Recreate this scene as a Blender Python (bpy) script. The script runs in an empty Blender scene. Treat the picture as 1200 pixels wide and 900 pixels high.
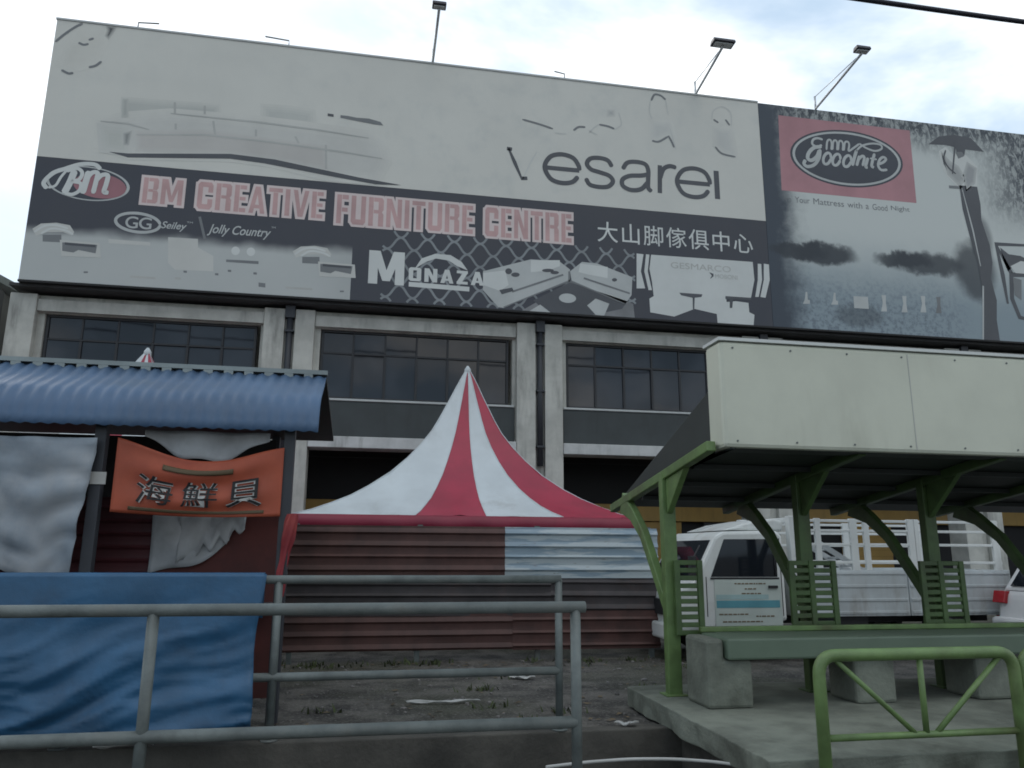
import bpy, bmesh, math, random
from mathutils import Matrix, Vector, noise
random.seed(7)
S = bpy.context.scene
COL = S.collection
RAD = math.radians

# ------------------------------------------------------------------ camera
PITCH, YAW, ROLL, FPX, EYE = RAD(12.3), RAD(10.6), RAD(.3), 900.0, 1.5
def _cam():
    B = Matrix(((1,0,0),(0,0,-1),(0,1,0)))
    cy, sy = math.cos(YAW), math.sin(YAW); Ry = Matrix(((cy,-sy,0),(sy,cy,0),(0,0,1)))
    cp, sp = math.cos(PITCH), math.sin(PITCH); Rp = Matrix(((1,0,0),(0,cp,sp),(0,-sp,cp)))
    cr, sr = math.cos(ROLL), math.sin(ROLL); Rr = Matrix(((cr,-sr,0),(sr,cr,0),(0,0,1)))
    return Rr @ Rp @ B @ Ry
CM = _cam(); CT = CM.transposed()
def at(px, py, Y=None, Z=None):
    """measure: the point of the plane Y=const (or Z=const) seen at a photograph position"""
    d = CT @ Vector((px-600, py-450, FPX))
    t = Y/d.y if Y is not None else (Z-EYE)/d.z
    p = d*t; p.z += EYE
    return p
cd = bpy.data.cameras.new('camera'); cam = bpy.data.objects.new('camera', cd); COL.objects.link(cam)
cd.sensor_width = 36; cd.lens = 36*FPX/1200; cd.clip_start = .05; cd.clip_end = 3000
Rm = Matrix((CM[0], -CM[1], -CM[2])).transposed()
cam.matrix_world = Matrix.Translation((0,0,EYE)) @ Rm.to_4x4()
S.camera = cam

# ------------------------------------------------------------------ nodes
class NT:
    def __init__(s, tree): s.t = tree
    def n(s, typ, **kw):
        nd = s.t.nodes.new(typ)
        for k, v in kw.items(): setattr(nd, k, v)
        return nd
    def put(s, sock, v):
        if isinstance(v, bpy.types.NodeSocket): s.t.links.new(v, sock)
        elif isinstance(v, (tuple, list)) and len(v) == 3 and sock.type == 'RGBA': sock.default_value = (*v, 1)
        else: sock.default_value = v
    def m(s, op, *a, clamp=False):
        nd = s.n('ShaderNodeMath', operation=op, use_clamp=clamp)
        for i, v in enumerate(a): s.put(nd.inputs[i], v)
        return nd.outputs[0]
    def step(s, v, a, b):
        nd = s.n('ShaderNodeMapRange', interpolation_type='SMOOTHSTEP')
        s.put(nd.inputs[0], v); nd.inputs[1].default_value = a; nd.inputs[2].default_value = b
        return nd.outputs[0]
    def mix(s, f, a, b):
        nd = s.n('ShaderNodeMix', data_type='RGBA')
        s.put(nd.inputs['Factor'], f); s.put(nd.inputs[6], a); s.put(nd.inputs[7], b)
        return nd.outputs[2]
    def noise(s, vec, scale, detail=5, rough=.55, dist=0):
        nd = s.n('ShaderNodeTexNoise')
        s.put(nd.inputs['Vector'], vec); nd.inputs['Scale'].default_value = scale
        nd.inputs['Detail'].default_value = detail; nd.inputs['Roughness'].default_value = rough
        nd.inputs['Distortion'].default_value = dist
        return nd.outputs[0]
    def scaled(s, vec, sc, loc=(0,0,0)):
        nd = s.n('ShaderNodeMapping'); s.put(nd.inputs[0], vec)
        nd.inputs['Scale'].default_value = sc; nd.inputs['Location'].default_value = loc
        return nd.outputs[0]
def new_mat(name):
    m = bpy.data.materials.new(name); m.use_nodes = True
    nt = NT(m.node_tree); m.node_tree.nodes.clear()
    out = nt.n('ShaderNodeOutputMaterial'); p = nt.n('ShaderNodeBsdfPrincipled')
    m.node_tree.links.new(p.outputs[0], out.inputs[0])
    tc = nt.n('ShaderNodeTexCoord').outputs['Object']
    return m, nt, p, tc
def mat(name, col, rough=.6, var=.12, scale=2.5, dirt=None, dirt_amt=.5, streak=6, metal=0, bump=0, bscale=40, spec=.5):
    m, nt, p, tc = new_mat(name)
    a = tuple(c*(1-var) for c in col); b = tuple(min(1, c*(1+var)) for c in col)
    n1 = nt.noise(tc, scale, 6, .6)
    c = nt.mix(nt.step(n1, .3, .7), a, b)
    if dirt:
        n2 = nt.noise(nt.scaled(tc, (streak, streak, .7 if streak > 2 else streak)), 1.0, 6, .65)
        n3 = nt.noise(tc, scale*.4, 4, .5)
        f = nt.m('MULTIPLY', nt.step(n2, .45, .75), nt.step(n3, .35, .65))
        c = nt.mix(nt.m('MULTIPLY', f, dirt_amt), c, dirt)
    nt.put(p.inputs['Base Color'], c)
    nt.put(p.inputs['Roughness'], nt.m('ADD', nt.m('MULTIPLY', n1, .2), rough-.1, clamp=True))
    p.inputs['Metallic'].default_value = metal
    p.inputs['Specular IOR Level'].default_value = spec
    if bump:
        bn = nt.n('ShaderNodeBump'); bn.inputs['Strength'].default_value = bump; bn.inputs['Distance'].default_value = .02
        nt.put(bn.inputs['Height'], nt.noise(tc, bscale, 5, .6)); nt.put(p.inputs['Normal'], bn.outputs[0])
    return m
def glass(name, col=(.012,.015,.02), rough=.04):
    m, nt, p, tc = new_mat(name)
    w_ = nt.step(nt.noise(tc, .45, 3, .5), .45, .65)  # paler patches put into the glass colour in place of reflections
    nt.put(p.inputs['Base Color'], nt.mix(w_, col, tuple(c*1.6+.014 for c in col)))
    nt.put(p.inputs['Roughness'], rough)
    bn = nt.n('ShaderNodeBump'); bn.inputs['Strength'].default_value = .05; bn.inputs['Distance'].default_value = .05
    nt.put(bn.inputs['Height'], nt.noise(tc, 1.1, 2, .4)); nt.put(p.inputs['Normal'], bn.outputs[0])
    return m

# ------------------------------------------------------------------ mesh helpers
def box(bm, x0, x1, y0, y1, z0, z1):
    v = [bm.verts.new((x,y,z)) for x in (x0,x1) for y in (y0,y1) for z in (z0,z1)]
    for f in ((0,1,3,2),(4,6,7,5),(0,4,5,1),(2,3,7,6),(0,2,6,4),(1,5,7,3)): bm.faces.new([v[i] for i in f])
def prism(bm, pts, axis, a, b):
    """outline pts extruded from a to b along axis: 'x' pts=(y,z); 'y' pts=(x,z); 'z' pts=(x,y)"""
    def P(p, t): return {'x':(t,p[0],p[1]), 'y':(p[0],t,p[1]), 'z':(p[0],p[1],t)}[axis]
    A = [bm.verts.new(P(p,a)) for p in pts]; B = [bm.verts.new(P(p,b)) for p in pts]
    n = len(pts)
    for i in range(n): bm.faces.new((A[i],A[(i+1)%n],B[(i+1)%n],B[i]))
    bm.faces.new(A[::-1]); bm.faces.new(B)
def tube(bm, pts, r, seg=10, cap=True):
    pts = [Vector(p) for p in pts]; rings = []
    up = None
    for i, p in enumerate(pts):
        d = ((pts[min(i+1,len(pts)-1)]-pts[max(i-1,0)])).normalized()
        if up is None: up = d.orthogonal().normalized()
        up = (up - d*up.dot(d)).normalized(); s = d.cross(up)
        rr = r[i] if isinstance(r, (list,tuple)) else r
        rings.append([bm.verts.new(p + (up*math.cos(2*math.pi*k/seg) + s*math.sin(2*math.pi*k/seg))*rr) for k in range(seg)])
    for a, b in zip(rings, rings[1:]):
        for k in range(seg):
            f = bm.faces.new((a[k],a[(k+1)%seg],b[(k+1)%seg],b[k])); f.smooth = True
    if cap: bm.faces.new(rings[0][::-1]); bm.faces.new(rings[-1])
def bar(bm, a, b, w, h):
    """rectangular bar from a to b"""
    a, b = Vector(a), Vector(b); d = (b-a).normalized()
    s = d.cross(Vector((0,0,1)))
    s = s.normalized() if s.length > 1e-4 else Vector((1,0,0))
    u = s.cross(d)
    q = []
    for p in (a, b):
        q.append([bm.verts.new(p + s*w/2*i + u*h/2*j) for i, j in ((-1,-1),(1,-1),(1,1),(-1,1))])
    for k in range(4): bm.faces.new((q[0][k],q[0][(k+1)%4],q[1][(k+1)%4],q[1][k]))
    bm.faces.new(q[0][::-1]); bm.faces.new(q[1])
def grid(bm, fn, nu, nv, smooth=True):
    g = [[bm.verts.new(fn(i/nu, j/nv)) for j in range(nv+1)] for i in range(nu+1)]
    for i in range(nu):
        for j in range(nv):
            f = bm.faces.new((g[i][j],g[i+1][j],g[i+1][j+1],g[i][j+1])); f.smooth = smooth
    return g
def fillet(pts, r, n=6):
    """round the inner corners of a polyline"""
    pts = [Vector(p) for p in pts]; out = [pts[0]]
    for i in range(1, len(pts)-1):
        p = pts[i]; a = p + (pts[i-1]-p).normalized()*r; b = p + (pts[i+1]-p).normalized()*r
        for k in range(n+1):
            t = k/n; out.append(a*(1-t)**2 + p*2*t*(1-t) + b*t*t)
    return out + [pts[-1]]
def root_of(o):
    v = Vector(o.location)
    while o.parent: o = o.parent; v += o.location
    return v
def part(name, bm, m, parent=None, bevel=0, solid=0, loc=None, norm=True):
    """link a bmesh drawn in world positions as ONE mesh object"""
    if norm: bmesh.ops.recalc_face_normals(bm, faces=bm.faces[:])
    o0 = root_of(parent) if parent else Vector(loc or (0,0,0))
    bmesh.ops.translate(bm, verts=bm.verts[:], vec=-o0)
    me = bpy.data.meshes.new(name); bm.to_mesh(me); bm.free()
    for mm in (m if isinstance(m, (list,tuple)) else [m]): me.materials.append(mm)
    o = bpy.data.objects.new(name, me); COL.objects.link(o)
    if parent: o.parent = parent
    else: o.location = o0
    if solid:
        md = o.modifiers.new('solid', 'SOLIDIFY'); md.thickness = solid
    if bevel:
        md = o.modifiers.new('bevel', 'BEVEL'); md.width = bevel; md.segments = 2; md.limit_method = 'ANGLE'
    return o
def tag(o, label=None, cat=None, group=None, kind=None):
    for k, v in (('label',label),('category',cat),('group',group),('kind',kind)):
        if v: o[k] = v
    return o
def thing(name, label, cat, loc, group=None):
    o = bpy.data.objects.new(name, None); COL.objects.link(o); o.location = loc; o.empty_display_size = .3
    return tag(o, label, cat, group)
def dup(o, parent=None, shift=(0,0,0), label=None):
    c = o.copy(); COL.objects.link(c)
    if parent: c.parent = parent
    else: c.location = Vector(o.location) + Vector(shift)
    if label: c['label'] = label
    for ch in list(o.children): dup(ch, c)
    return c
BM = bmesh.new

# ------------------------------------------------------------------ materials
M = {}
M['cream'] = mat('cream_paint', (.57,.585,.485), .5, .06, 1.2, (.27,.26,.20), .5, 4)
M['wall'] = mat('weathered_wall_paint', (.47,.47,.43), .8, .15, 1.6, (.13,.13,.12), .75, 4, bump=.15)
M['wall_dim'] = mat('grey_wall_paint', (.24,.24,.235), .8, .15, 1.2, (.08,.08,.08), .6, 3, bump=.15)
M['spandrel'] = mat('dark_grey_panel', (.040,.048,.049), .6, .15, 2, (.02,.02,.02), .5, 4)
M['slab'] = mat('pale_slab_paint', (.50,.51,.50), .75, .12, 2, (.14,.14,.13), .7, 5)
M['soffit'] = mat('dark_soffit', (.05,.05,.052), .8, .2)
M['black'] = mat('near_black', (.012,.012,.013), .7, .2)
M['pipe'] = mat('dark_pipe', (.03,.033,.04), .5, .15)
M['frame'] = mat('window_frame_dark', (.02,.021,.024), .5, .1)
M['glass'] = glass('window_glass')
M['ochre'] = mat('ochre_sign', (.42,.26,.07), .55, .12, 1, (.2,.13,.05), .5)
M['interior'] = mat('dim_shutter', (.07,.07,.072), .7, .2, 1.2, (.03,.03,.03), .5)
M['board'] = mat('offwhite_vinyl', (.625,.622,.572), .55, .035, .35, (.48,.5,.48), .5, 1.2)
M['navy'] = mat('navy_vinyl', (.040,.046,.060), .45, .15, .5)
M['white'] = mat('white_vinyl', (.60,.62,.60), .5, .05, 1)
M['white2'] = mat('pale_grey_vinyl', (.46,.48,.47), .5, .08, 1)
M['grey1'] = mat('grey_print', (.53,.535,.505), .55, .05, .8)
M['soft1'] = mat('soft_sofa_print', (.565,.575,.545), .55, .05, .5)
M['soft2'] = mat('soft_warm_print', (.575,.565,.54), .55, .04, .5)
M['grey2'] = mat('mid_grey_print', (.44,.445,.42), .55, .1, .8)
M['grey3'] = mat('dark_grey_print', (.18,.19,.195), .55, .1, .8)
M['grey4'] = mat('charcoal_print', (.075,.08,.09), .5, .12, .8)
M['pinkl'] = mat('faded_pink_print', (.52,.33,.32), .55, .16, .9)
M['pinklo'] = mat('pink_letter_rim', (.66,.56,.54), .55, .06, .9)
M['pink'] = mat('faded_rose_print', (.33,.15,.17), .55, .12, .6)
M['skin'] = mat('pale_print', (.52,.52,.49), .55, .06, .8)
M['gal'] = mat('galvanised_pipe', (.125,.145,.14), .5, .3, 4, (.075,.05,.035), .75, 2, bump=.15)
M['green'] = mat('green_enamel', (.060,.105,.034), .5, .25, 4, (.05,.035,.02), .6, 2.5, bump=.15)
M['green_lt'] = mat('light_green_enamel', (.125,.20,.07), .48, .22, 4, (.08,.06,.03), .75, 2.5, bump=.15)
M['green_seat'] = mat('grey_green_seat', (.115,.16,.115), .55, .12, 2, (.06,.07,.05), .5, 2)
M['roof_dark'] = mat('dark_roof_sheet', (.032,.038,.036), .65, .2, 1.5)
M['conc'] = mat('pale_concrete', (.165,.18,.148), .85, .3, 2.2, (.055,.06,.045), .85, 1.4, bump=.5, bscale=22)
M['conc_dk'] = mat('stained_concrete', (.075,.07,.06), .9, .3, 2.2, (.025,.025,.022), .8, 1.5, bump=.5, bscale=18)
M['blue_roof'] = mat('blue_roof_sheet', (.055,.105,.185), .5, .2, 1.2, (.13,.17,.19), .75, 2)
M['ridge'] = mat('grey_ridge_trim', (.24,.28,.28), .5, .15, 2)
M['tarp'] = mat('blue_tarpaulin', (.022,.092,.185), .45, .2, 1.8, (.02,.045,.085), .6, 1.5, bump=.25, bscale=9)
M['tarp_grey'] = mat('faded_grey_tarpaulin', (.22,.26,.30), .7, .22, 2, (.36,.36,.36), .7, 1.2)
M['maroon'] = mat('maroon_sheet', (.085,.022,.026), .55, .2, 2, (.03,.012,.012), .7, 3)
M['maroon2'] = mat('dark_red_board', (.095,.022,.018), .65, .3, 2.2, (.04,.014,.012), .7, 1.5)
M['brown'] = mat('brown_rusty_sheet', (.085,.040,.034), .6, .3, 1.8, (.03,.022,.022), .8, 2)
M['brown2'] = mat('grey_brown_sheet', (.050,.044,.046), .6, .3, 1.8, (.09,.05,.04), .7, 2)
M['tent_red'] = mat('tent_red_pvc', (.32,.024,.052), .5, .14, 1.3, (.20,.03,.045), .6, 2.5)
M['tent_white'] = mat('tent_white_pvc', (.52,.56,.575), .5, .07, 1.2, (.33,.34,.33), .6, 2.5)
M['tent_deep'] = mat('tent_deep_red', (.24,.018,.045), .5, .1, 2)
M['orange'] = mat('orange_banner', (.36,.075,.035), .6, .12, 2.5, (.25,.04,.025), .5, 2)
M['olive'] = mat('olive_print', (.10,.07,.035), .6, .1)
M['cloth'] = mat('white_cloth', (.48,.50,.51), .8, .15, 3, (.22,.21,.2), .6, 2)
M['truck'] = mat('truck_white_paint', (.66,.68,.66), .3, .07, 1.5, (.30,.27,.22), .6, 3)
M['truck_bed'] = mat('truck_bed_paint', (.50,.54,.55), .4, .12, 1.5, (.22,.18,.14), .7, 3.5)
M['rubber'] = mat('tyre_rubber', (.018,.018,.018), .85, .2)
M['chassis'] = mat('chassis_black', (.022,.022,.024), .7, .2)
M['steel'] = mat('wheel_steel', (.35,.35,.35), .5, .15, 3, (.12,.1,.08), .5)
M['lamp_red'] = mat('red_lens', (.38,.012,.02), .15, .05)
M['lamp_clear'] = mat('clear_lens', (.55,.56,.55), .12, .05)
M['car'] = mat('car_white_paint', (.66,.66,.66), .25, .03)
M['teal'] = mat('teal_decal', (.10,.30,.36), .5, .1)
M['decal'] = mat('pale_decal', (.50,.56,.52), .5, .06)
M['brown_ink'] = mat('brown_ink', (.16,.12,.07), .6, .1)
M['alu'] = mat('aluminium', (.52,.54,.55), .4, .08, 3, metal=.5)
M['cable'] = mat('cable_black', (.008,.009,.02), .6, .1)
M['lampbox'] = mat('lamp_housing', (.03,.03,.04), .5, .1)
M['litter'] = mat('litter_white', (.42,.42,.40), .7, .1)
# patched painted sheet: pale blue and white bands with rust
def patched():
    m, nt, p, tc = new_mat('patched_blue_white_sheet')
    a = nt.noise(nt.scaled(tc, (1.1,1,9)), 1.0, 4, .6)
    b = nt.noise(nt.scaled(tc, (4,1,22), (3,0,1)), 1.0, 5, .7)
    c = nt.mix(nt.step(a, .44, .54), (.25,.33,.39), (.42,.48,.50))
    c = nt.mix(nt.m('MULTIPLY', nt.step(b, .60, .68), .7), c, (.16,.13,.10))
    nt.put(p.inputs['Base Color'], c); p.inputs['Roughness'].default_value = .5
    return m
M['patched'] = patched()
def ground_mat(name, c0, c1, c2, moss):
    m, nt, p, tc = new_mat(name)
    big = nt.noise(tc, .35, 5, .6); mid = nt.noise(tc, 2.2, 6, .65); fine = nt.noise(tc, 30, 5, .7)
    c = nt.mix(nt.step(mid, .35, .65), c0, c1)
    c = nt.mix(nt.m('MULTIPLY', nt.step(big, .45, .62), .8), c, moss)
    c = nt.mix(nt.m('MULTIPLY', nt.step(fine, .5, .66), .6), c, c2)
    nt.put(p.inputs['Base Color'], c)
    nt.put(p.inputs['Roughness'], nt.m('SUBTRACT', .95, nt.m('MULTIPLY', nt.step(big, .5, .7), .3)))
    bn = nt.n('ShaderNodeBump'); bn.inputs['Strength'].default_value = .6; bn.inputs['Distance'].default_value = .03
    nt.put(bn.inputs['Height'], nt.m('ADD', fine, nt.m('MULTIPLY', mid, 1.5))); nt.put(p.inputs['Normal'], bn.outputs[0])
    return m
M['ground'] = ground_mat('worn_ground', (.036,.033,.030), (.135,.125,.11), (.24,.23,.21), (.045,.046,.026))
M['asphalt'] = ground_mat('asphalt', (.042,.042,.043), (.060,.060,.060), (.11,.11,.11), (.05,.05,.05))

# ------------------------------------------------------------------ world and sun
SUN_EL, SUN_AZ = 38, 340      # azimuth clockwise from +Y: behind the building, to the left
W = bpy.data.worlds.new('World'); S.world = W; W.use_nodes = True
wt = NT(W.node_tree); W.node_tree.nodes.clear()
wo = wt.n('ShaderNodeOutputWorld'); bg = wt.n('ShaderNodeBackground')
W.node_tree.links.new(bg.outputs[0], wo.inputs[0])
sky = wt.n('ShaderNodeTexSky', sky_type='NISHITA', sun_disc=False, sun_elevation=RAD(SUN_EL), sun_rotation=RAD(SUN_AZ))
sky.air_density = 1.0; sky.dust_density = 1.5; sky.ozone_density = 1.5
g = wt.n('ShaderNodeTexCoord').outputs['Generated']
sep = wt.n('ShaderNodeSeparateXYZ'); wt.put(sep.inputs[0], g)
flat = wt.n('ShaderNodeCombineXYZ')      # clouds lie on a layer overhead
zz = wt.m('ADD', wt.m('MAXIMUM', sep.outputs[2], 0), .18)
wt.put(flat.inputs[0], wt.m('DIVIDE', sep.outputs[0], zz)); wt.put(flat.inputs[1], wt.m('DIVIDE', sep.outputs[1], zz))
cl = wt.noise(flat.outputs[0], .95, 7, .55, .25)
cl2 = wt.noise(wt.scaled(flat.outputs[0], (1,1,1), (4.3,2.1,0)), 2.0, 5, .5, .2)
cf = wt.step(cl, .43, .66)
sd = Vector((math.sin(RAD(SUN_AZ))*math.cos(RAD(SUN_EL)), math.cos(RAD(SUN_AZ))*math.cos(RAD(SUN_EL)), math.sin(RAD(SUN_EL))))
dt = wt.n('ShaderNodeVectorMath', operation='DOT_PRODUCT'); wt.put(dt.inputs[0], g); dt.inputs[1].default_value = sd
toward = wt.step(dt.outputs['Value'], -.6, .95)     # clouds are brighter around the sun
lum = wt.m('ADD', wt.m('MULTIPLY', toward, 3.2), 9.0)
lum = wt.m('MULTIPLY', lum, wt.m('ADD', .86, wt.m('MULTIPLY', cl2, .28)))
cc = wt.n('ShaderNodeVectorMath', operation='SCALE'); cc.inputs[0].default_value = (1,.985,.955); wt.put(cc.inputs['Scale'], lum)
pale = wt.n('ShaderNodeVectorMath', operation='SCALE'); pale.inputs[0].default_value = (.66,.86,1.06); wt.put(pale.inputs['Scale'], wt.m('MULTIPLY', lum, .49))
hazy = wt.mix(.80, sky.outputs[0], pale.outputs[0])   # thin high haze over the blue
wt.put(bg.inputs['Color'], wt.mix(cf, hazy, cc.outputs[0]))
bg.inputs['Strength'].default_value = .11
sl = bpy.data.lights.new('sun', 'SUN'); sl.energy = .6; sl.angle = RAD(12); sl.color = (1,.96,.9)
so = bpy.data.objects.new('sun', sl); COL.objects.link(so)
so.rotation_euler = (-sd).to_track_quat('-Z', 'Y').to_euler()
so.location = (0, 0, 40)
S.view_settings.view_transform = 'Standard'; S.view_settings.look = 'None'
S.view_settings.gamma = 1; S.view_settings.exposure = .52; S.view_settings.use_curve_mapping = False

# ------------------------------------------------------------------ setting: ground, road, drain
def sheet(name, x0, x1, y0, y1, z, m, n=1):
    bm = BM(); v = [bm.verts.new(p) for p in ((x0,y0,z),(x1,y0,z),(x1,y1,z),(x0,y1,z))]; bm.faces.new(v)
    return tag(part(name, bm, m), kind='structure')
sheet('ground', -900, 900, 6.85, 1500, 0, M['ground'])
sheet('road', -900, 900, -9, 3.6, -.12, M['asphalt'])
sheet('far_verge', -900, 900, -900, -9, -.1, M['ground'])
bm = BM(); box(bm, -60, 60, 3.6, 3.78, -.3, .02); tag(part('kerb', bm, M['conc_dk'], bevel=.02), kind='structure')
bm = BM(); box(bm, -60, 60, 3.78, 4.98, -.9, 0); tag(part('verge', bm, M['ground']), kind='structure')
bm = BM()
box(bm, -60, 60, 4.98, 5.12, -.9, .035); box(bm, -60, 60, 6.70, 6.85, -.9, .03); box(bm, -60, 60, 5.12, 6.70, -.95, -.62)
tag(part('drain', bm, M['conc_dk'], bevel=.012), kind='structure')
sheet('drain_water', -60, 60, 5.12, 6.70, -.60, glass('dirty_water', (.012,.013,.011), .12))
bm = BM(); box(bm, 2.62, 16, 4.93, 7.75, .02, .2)
bmesh.ops.subdivide_edges(bm, edges=bm.edges[:], cuts=5, use_grid_fill=True)
bmesh.ops.subdivide_edges(bm, edges=[e for e in bm.edges if abs(e.verts[0].co.x-e.verts[1].co.x) > .5], cuts=12, use_grid_fill=True)
bmesh.ops.subdivide_edges(bm, edges=[e for e in bm.edges if abs(e.verts[0].co.y-e.verts[1].co.y) > .2], cuts=4, use_grid_fill=True)
for v in bm.verts:
    n_ = noise.noise(v.co*2.3)+.6*noise.noise(v.co*6.1)
    if v.co.y < 4.94: v.co.y += .035*n_
    if v.co.x < 2.63: v.co.x += .04*n_
    if v.co.z > .19: v.co.z += .006*n_ - (.03*max(0, n_) if (v.co.x < 2.7 or v.co.y < 5.0) else 0)
tag(part('platform', bm, M['conc'], bevel=.02), kind='structure')
bm = BM(); box(bm, 2.75, 16, 4.99, 5.12, -.62, .02); box(bm, 2.75, 2.95, 5.12, 6.7, -.62, .02)
tag(part('platform_footing', bm, M['conc_dk']), kind='structure')

# ------------------------------------------------------------------ showroom building
YF, YB = 18.5, 18.0
PITCHX, COL0 = 6.15, -8.12
bays = [COL0 + PITCHX*i for i in range(0, 7)]
bld = thing('furniture_showroom', 'long grey two storey showroom with dark window bands under the giant billboards', 'building', (4, YF, 0))
ZW0, ZW1, ZS0, ZS1 = 5.06, 6.78, 3.86, 4.13
bm = BM()
xr = bays[-1] + .6
box(bm, bays[0]+.3, xr, YF+.25, YF+12, 7.2, 13.6)                      # upper storeys behind the billboards
box(bm, bays[0]+.02, xr, YF+.05, YF+.45, ZW1, 7.2)                      # lintel band
for i, b in enumerate(bays[:-1]):
    box(bm, b-.7 if i else b+.02, b+.70, YF+.06, YF+.46, ZS1, ZW1)      # masonry beside the windows
    box(bm, b+.70, b+5.38, YF+.10, YF+.40, ZS1, ZW0-.06)
box(bm, bays[0]+.02, bays[0]+.25, YF+.46, YF+12, 0, 7.2)                 # side wall
part('wall', bm, M['wall'], bld, bevel=.01)
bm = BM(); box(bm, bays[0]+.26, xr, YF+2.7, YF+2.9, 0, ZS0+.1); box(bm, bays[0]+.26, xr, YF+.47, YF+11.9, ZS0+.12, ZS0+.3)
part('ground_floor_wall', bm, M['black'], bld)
for b in bays:
    bm = BM()
    if b > bays[0]: box(bm, b-.62, b-.14, YF-.14, YF+.5, 0, 7.18)
    box(bm, b+(.10 if b > bays[0] else .0), b+.56, YF-.14, YF+.5, 0, 7.18)
    if b > bays[0]: box(bm, b-.14, b+.10, YF-.02, YF+.48, 0, 7.17)
    part('column', bm, M['wall'], bld, bevel=.015)
    if b == bays[0]: continue
    bm = BM(); tube(bm, [(b-.02,YF-.10,7.3),(b-.02,YF-.10,3.55)], .075, 10); box(bm, b-.13, b+.09, YF-.20, YF-.025, 6.95, 7.25)
    for z in (4.0, 5.4, 6.6): box(bm, b-.12, b+.08, YF-.19, YF-.03, z, z+.05)
    part('downpipe', bm, M['pipe'], bld)
for b in bays[:-1]:
    x0, x1 = b+.72, b+5.36
    bm = BM()
    t = .06
    box(bm, x0, x1, YF+.12, YF+.22, ZW1-t, ZW1-.003); box(bm, x0, x1, YF+.12, YF+.22, ZW0, ZW0+t)
    box(bm, x0, x0+t, YF+.12, YF+.22, ZW0+t, ZW1-t); box(bm, x1-t, x1, YF+.12, YF+.22, ZW0+t, ZW1-t)
    zt = ZW1-.60
    box(bm, x0+t, x1-t, YF+.13, YF+.21, zt, zt+.05)
    n = 6
    for k in range(1, n):
        x = x0 + (x1-x0)*k/n
        box(bm, x-.03, x+.03, YF+.125, YF+.215, ZW0+t, zt); box(bm, x-.022, x+.022, YF+.128, YF+.212, zt+.05, ZW1-t)
    w = part('window', bm, M['frame'], bld, bevel=.006)
    bm = BM()
    for k in range(n):
        xa, xb = x0+(x1-x0)*k/n, x0+(x1-x0)*(k+1)/n
        for za, zb in ((ZW0+.02, zt+.02), (zt+.02, ZW1-.02)):
            ty = random.uniform(-.012, .012); tz = random.uniform(-.012, .012)
            v = [bm.verts.new(p) for p in ((xa+.01,YF+.165+ty,za),(xb-.01,YF+.165-ty,za),(xb-.01,YF+.165-ty+tz,zb),(xa+.01,YF+.165+ty+tz,zb))]
            bm.faces.new(v)
    part('pane', bm, M['glass'], w, norm=False)
    bm = BM(); box(bm, x0-.12, x1+.12, YF-.03, YF+.3, ZW0-.055, ZW0-.002); part('window_sill', bm, M['white2'], w, bevel=.01)
    bm = BM(); box(bm, b+.60, b+5.5, YF+.0, YF+.098, ZS1+.02, ZW0-.06); part('spandrel_panel', bm, M['spandrel'], bld, bevel=.01)
    # raised plaster surround
    bm = BM()
    box(bm, b+.565, b+5.52, YF-.08, YF+.05, ZW1+.02, ZW1+.30)
    part('lintel', bm, M['wall'], bld, bevel=.01)
    bm = BM(); box(bm, b+.565, b+5.52, YF-.16, YF+.46, ZS0, ZS1); part('floor_slab', bm, M['slab'], bld, bevel=.015)
bm = BM(); box(bm, bays[0]+.26, xr, YF+2.45, YF+2.69, 2.36, 2.82); part('fascia_sign', bm, M['ochre'], bld, bevel=.01)
for x0, x1, mm in ((-5, -1.5, 'interior'), (7.8, 8.9, 'ochre'), (9.6, 12.6, 'interior'), (14.0, 15.6, 'ochre')):
    bm = BM()
    for k in range(12): box(bm, x0, x1, YF+2.58 - .012*(k%2), YF+2.698, .1+k*.187, .1+(k+1)*.187-.004)
    part('roller_shutter', bm, M[mm], bld)
bm = BM(); box(bm, bays[0]+.05, xr, YF-.38, YF+.25, 7.27, 7.34); part('soffit', bm, M['soffit'], bld)

# neighbour on the left
nb = thing('neighbour_building', 'grey shophouse with a sloped eave at the left edge of the photo', 'building', (-16, 20, 0))
bm = BM(); box(bm, -24, -9.05, 19.4, 32, 0, 7.7); part('wall', bm, M['wall_dim'], nb)
bm = BM(); prism(bm, [(18.7,7.62),(32.4,8.9),(32.4,9.1),(18.7,7.8)], 'x', -24.3, -8.75); part('roof', bm, M['ridge'], nb)
bm = BM(); box(bm, -9.048, -8.8, 19.2, 19.6, 0, 7.55); part('column', bm, M['pipe'], nb)
for x in (-13, -17):
    bm = BM(); box(bm, x, x+2.2, 19.36, 19.46, 5, 6.5); w = part('window', bm, M['frame'], nb)
    bm = BM(); box(bm, x+.08, x+2.12, 19.34, 19.358, 5.08, 6.42); part('pane', bm, M['glass'], w)

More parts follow.
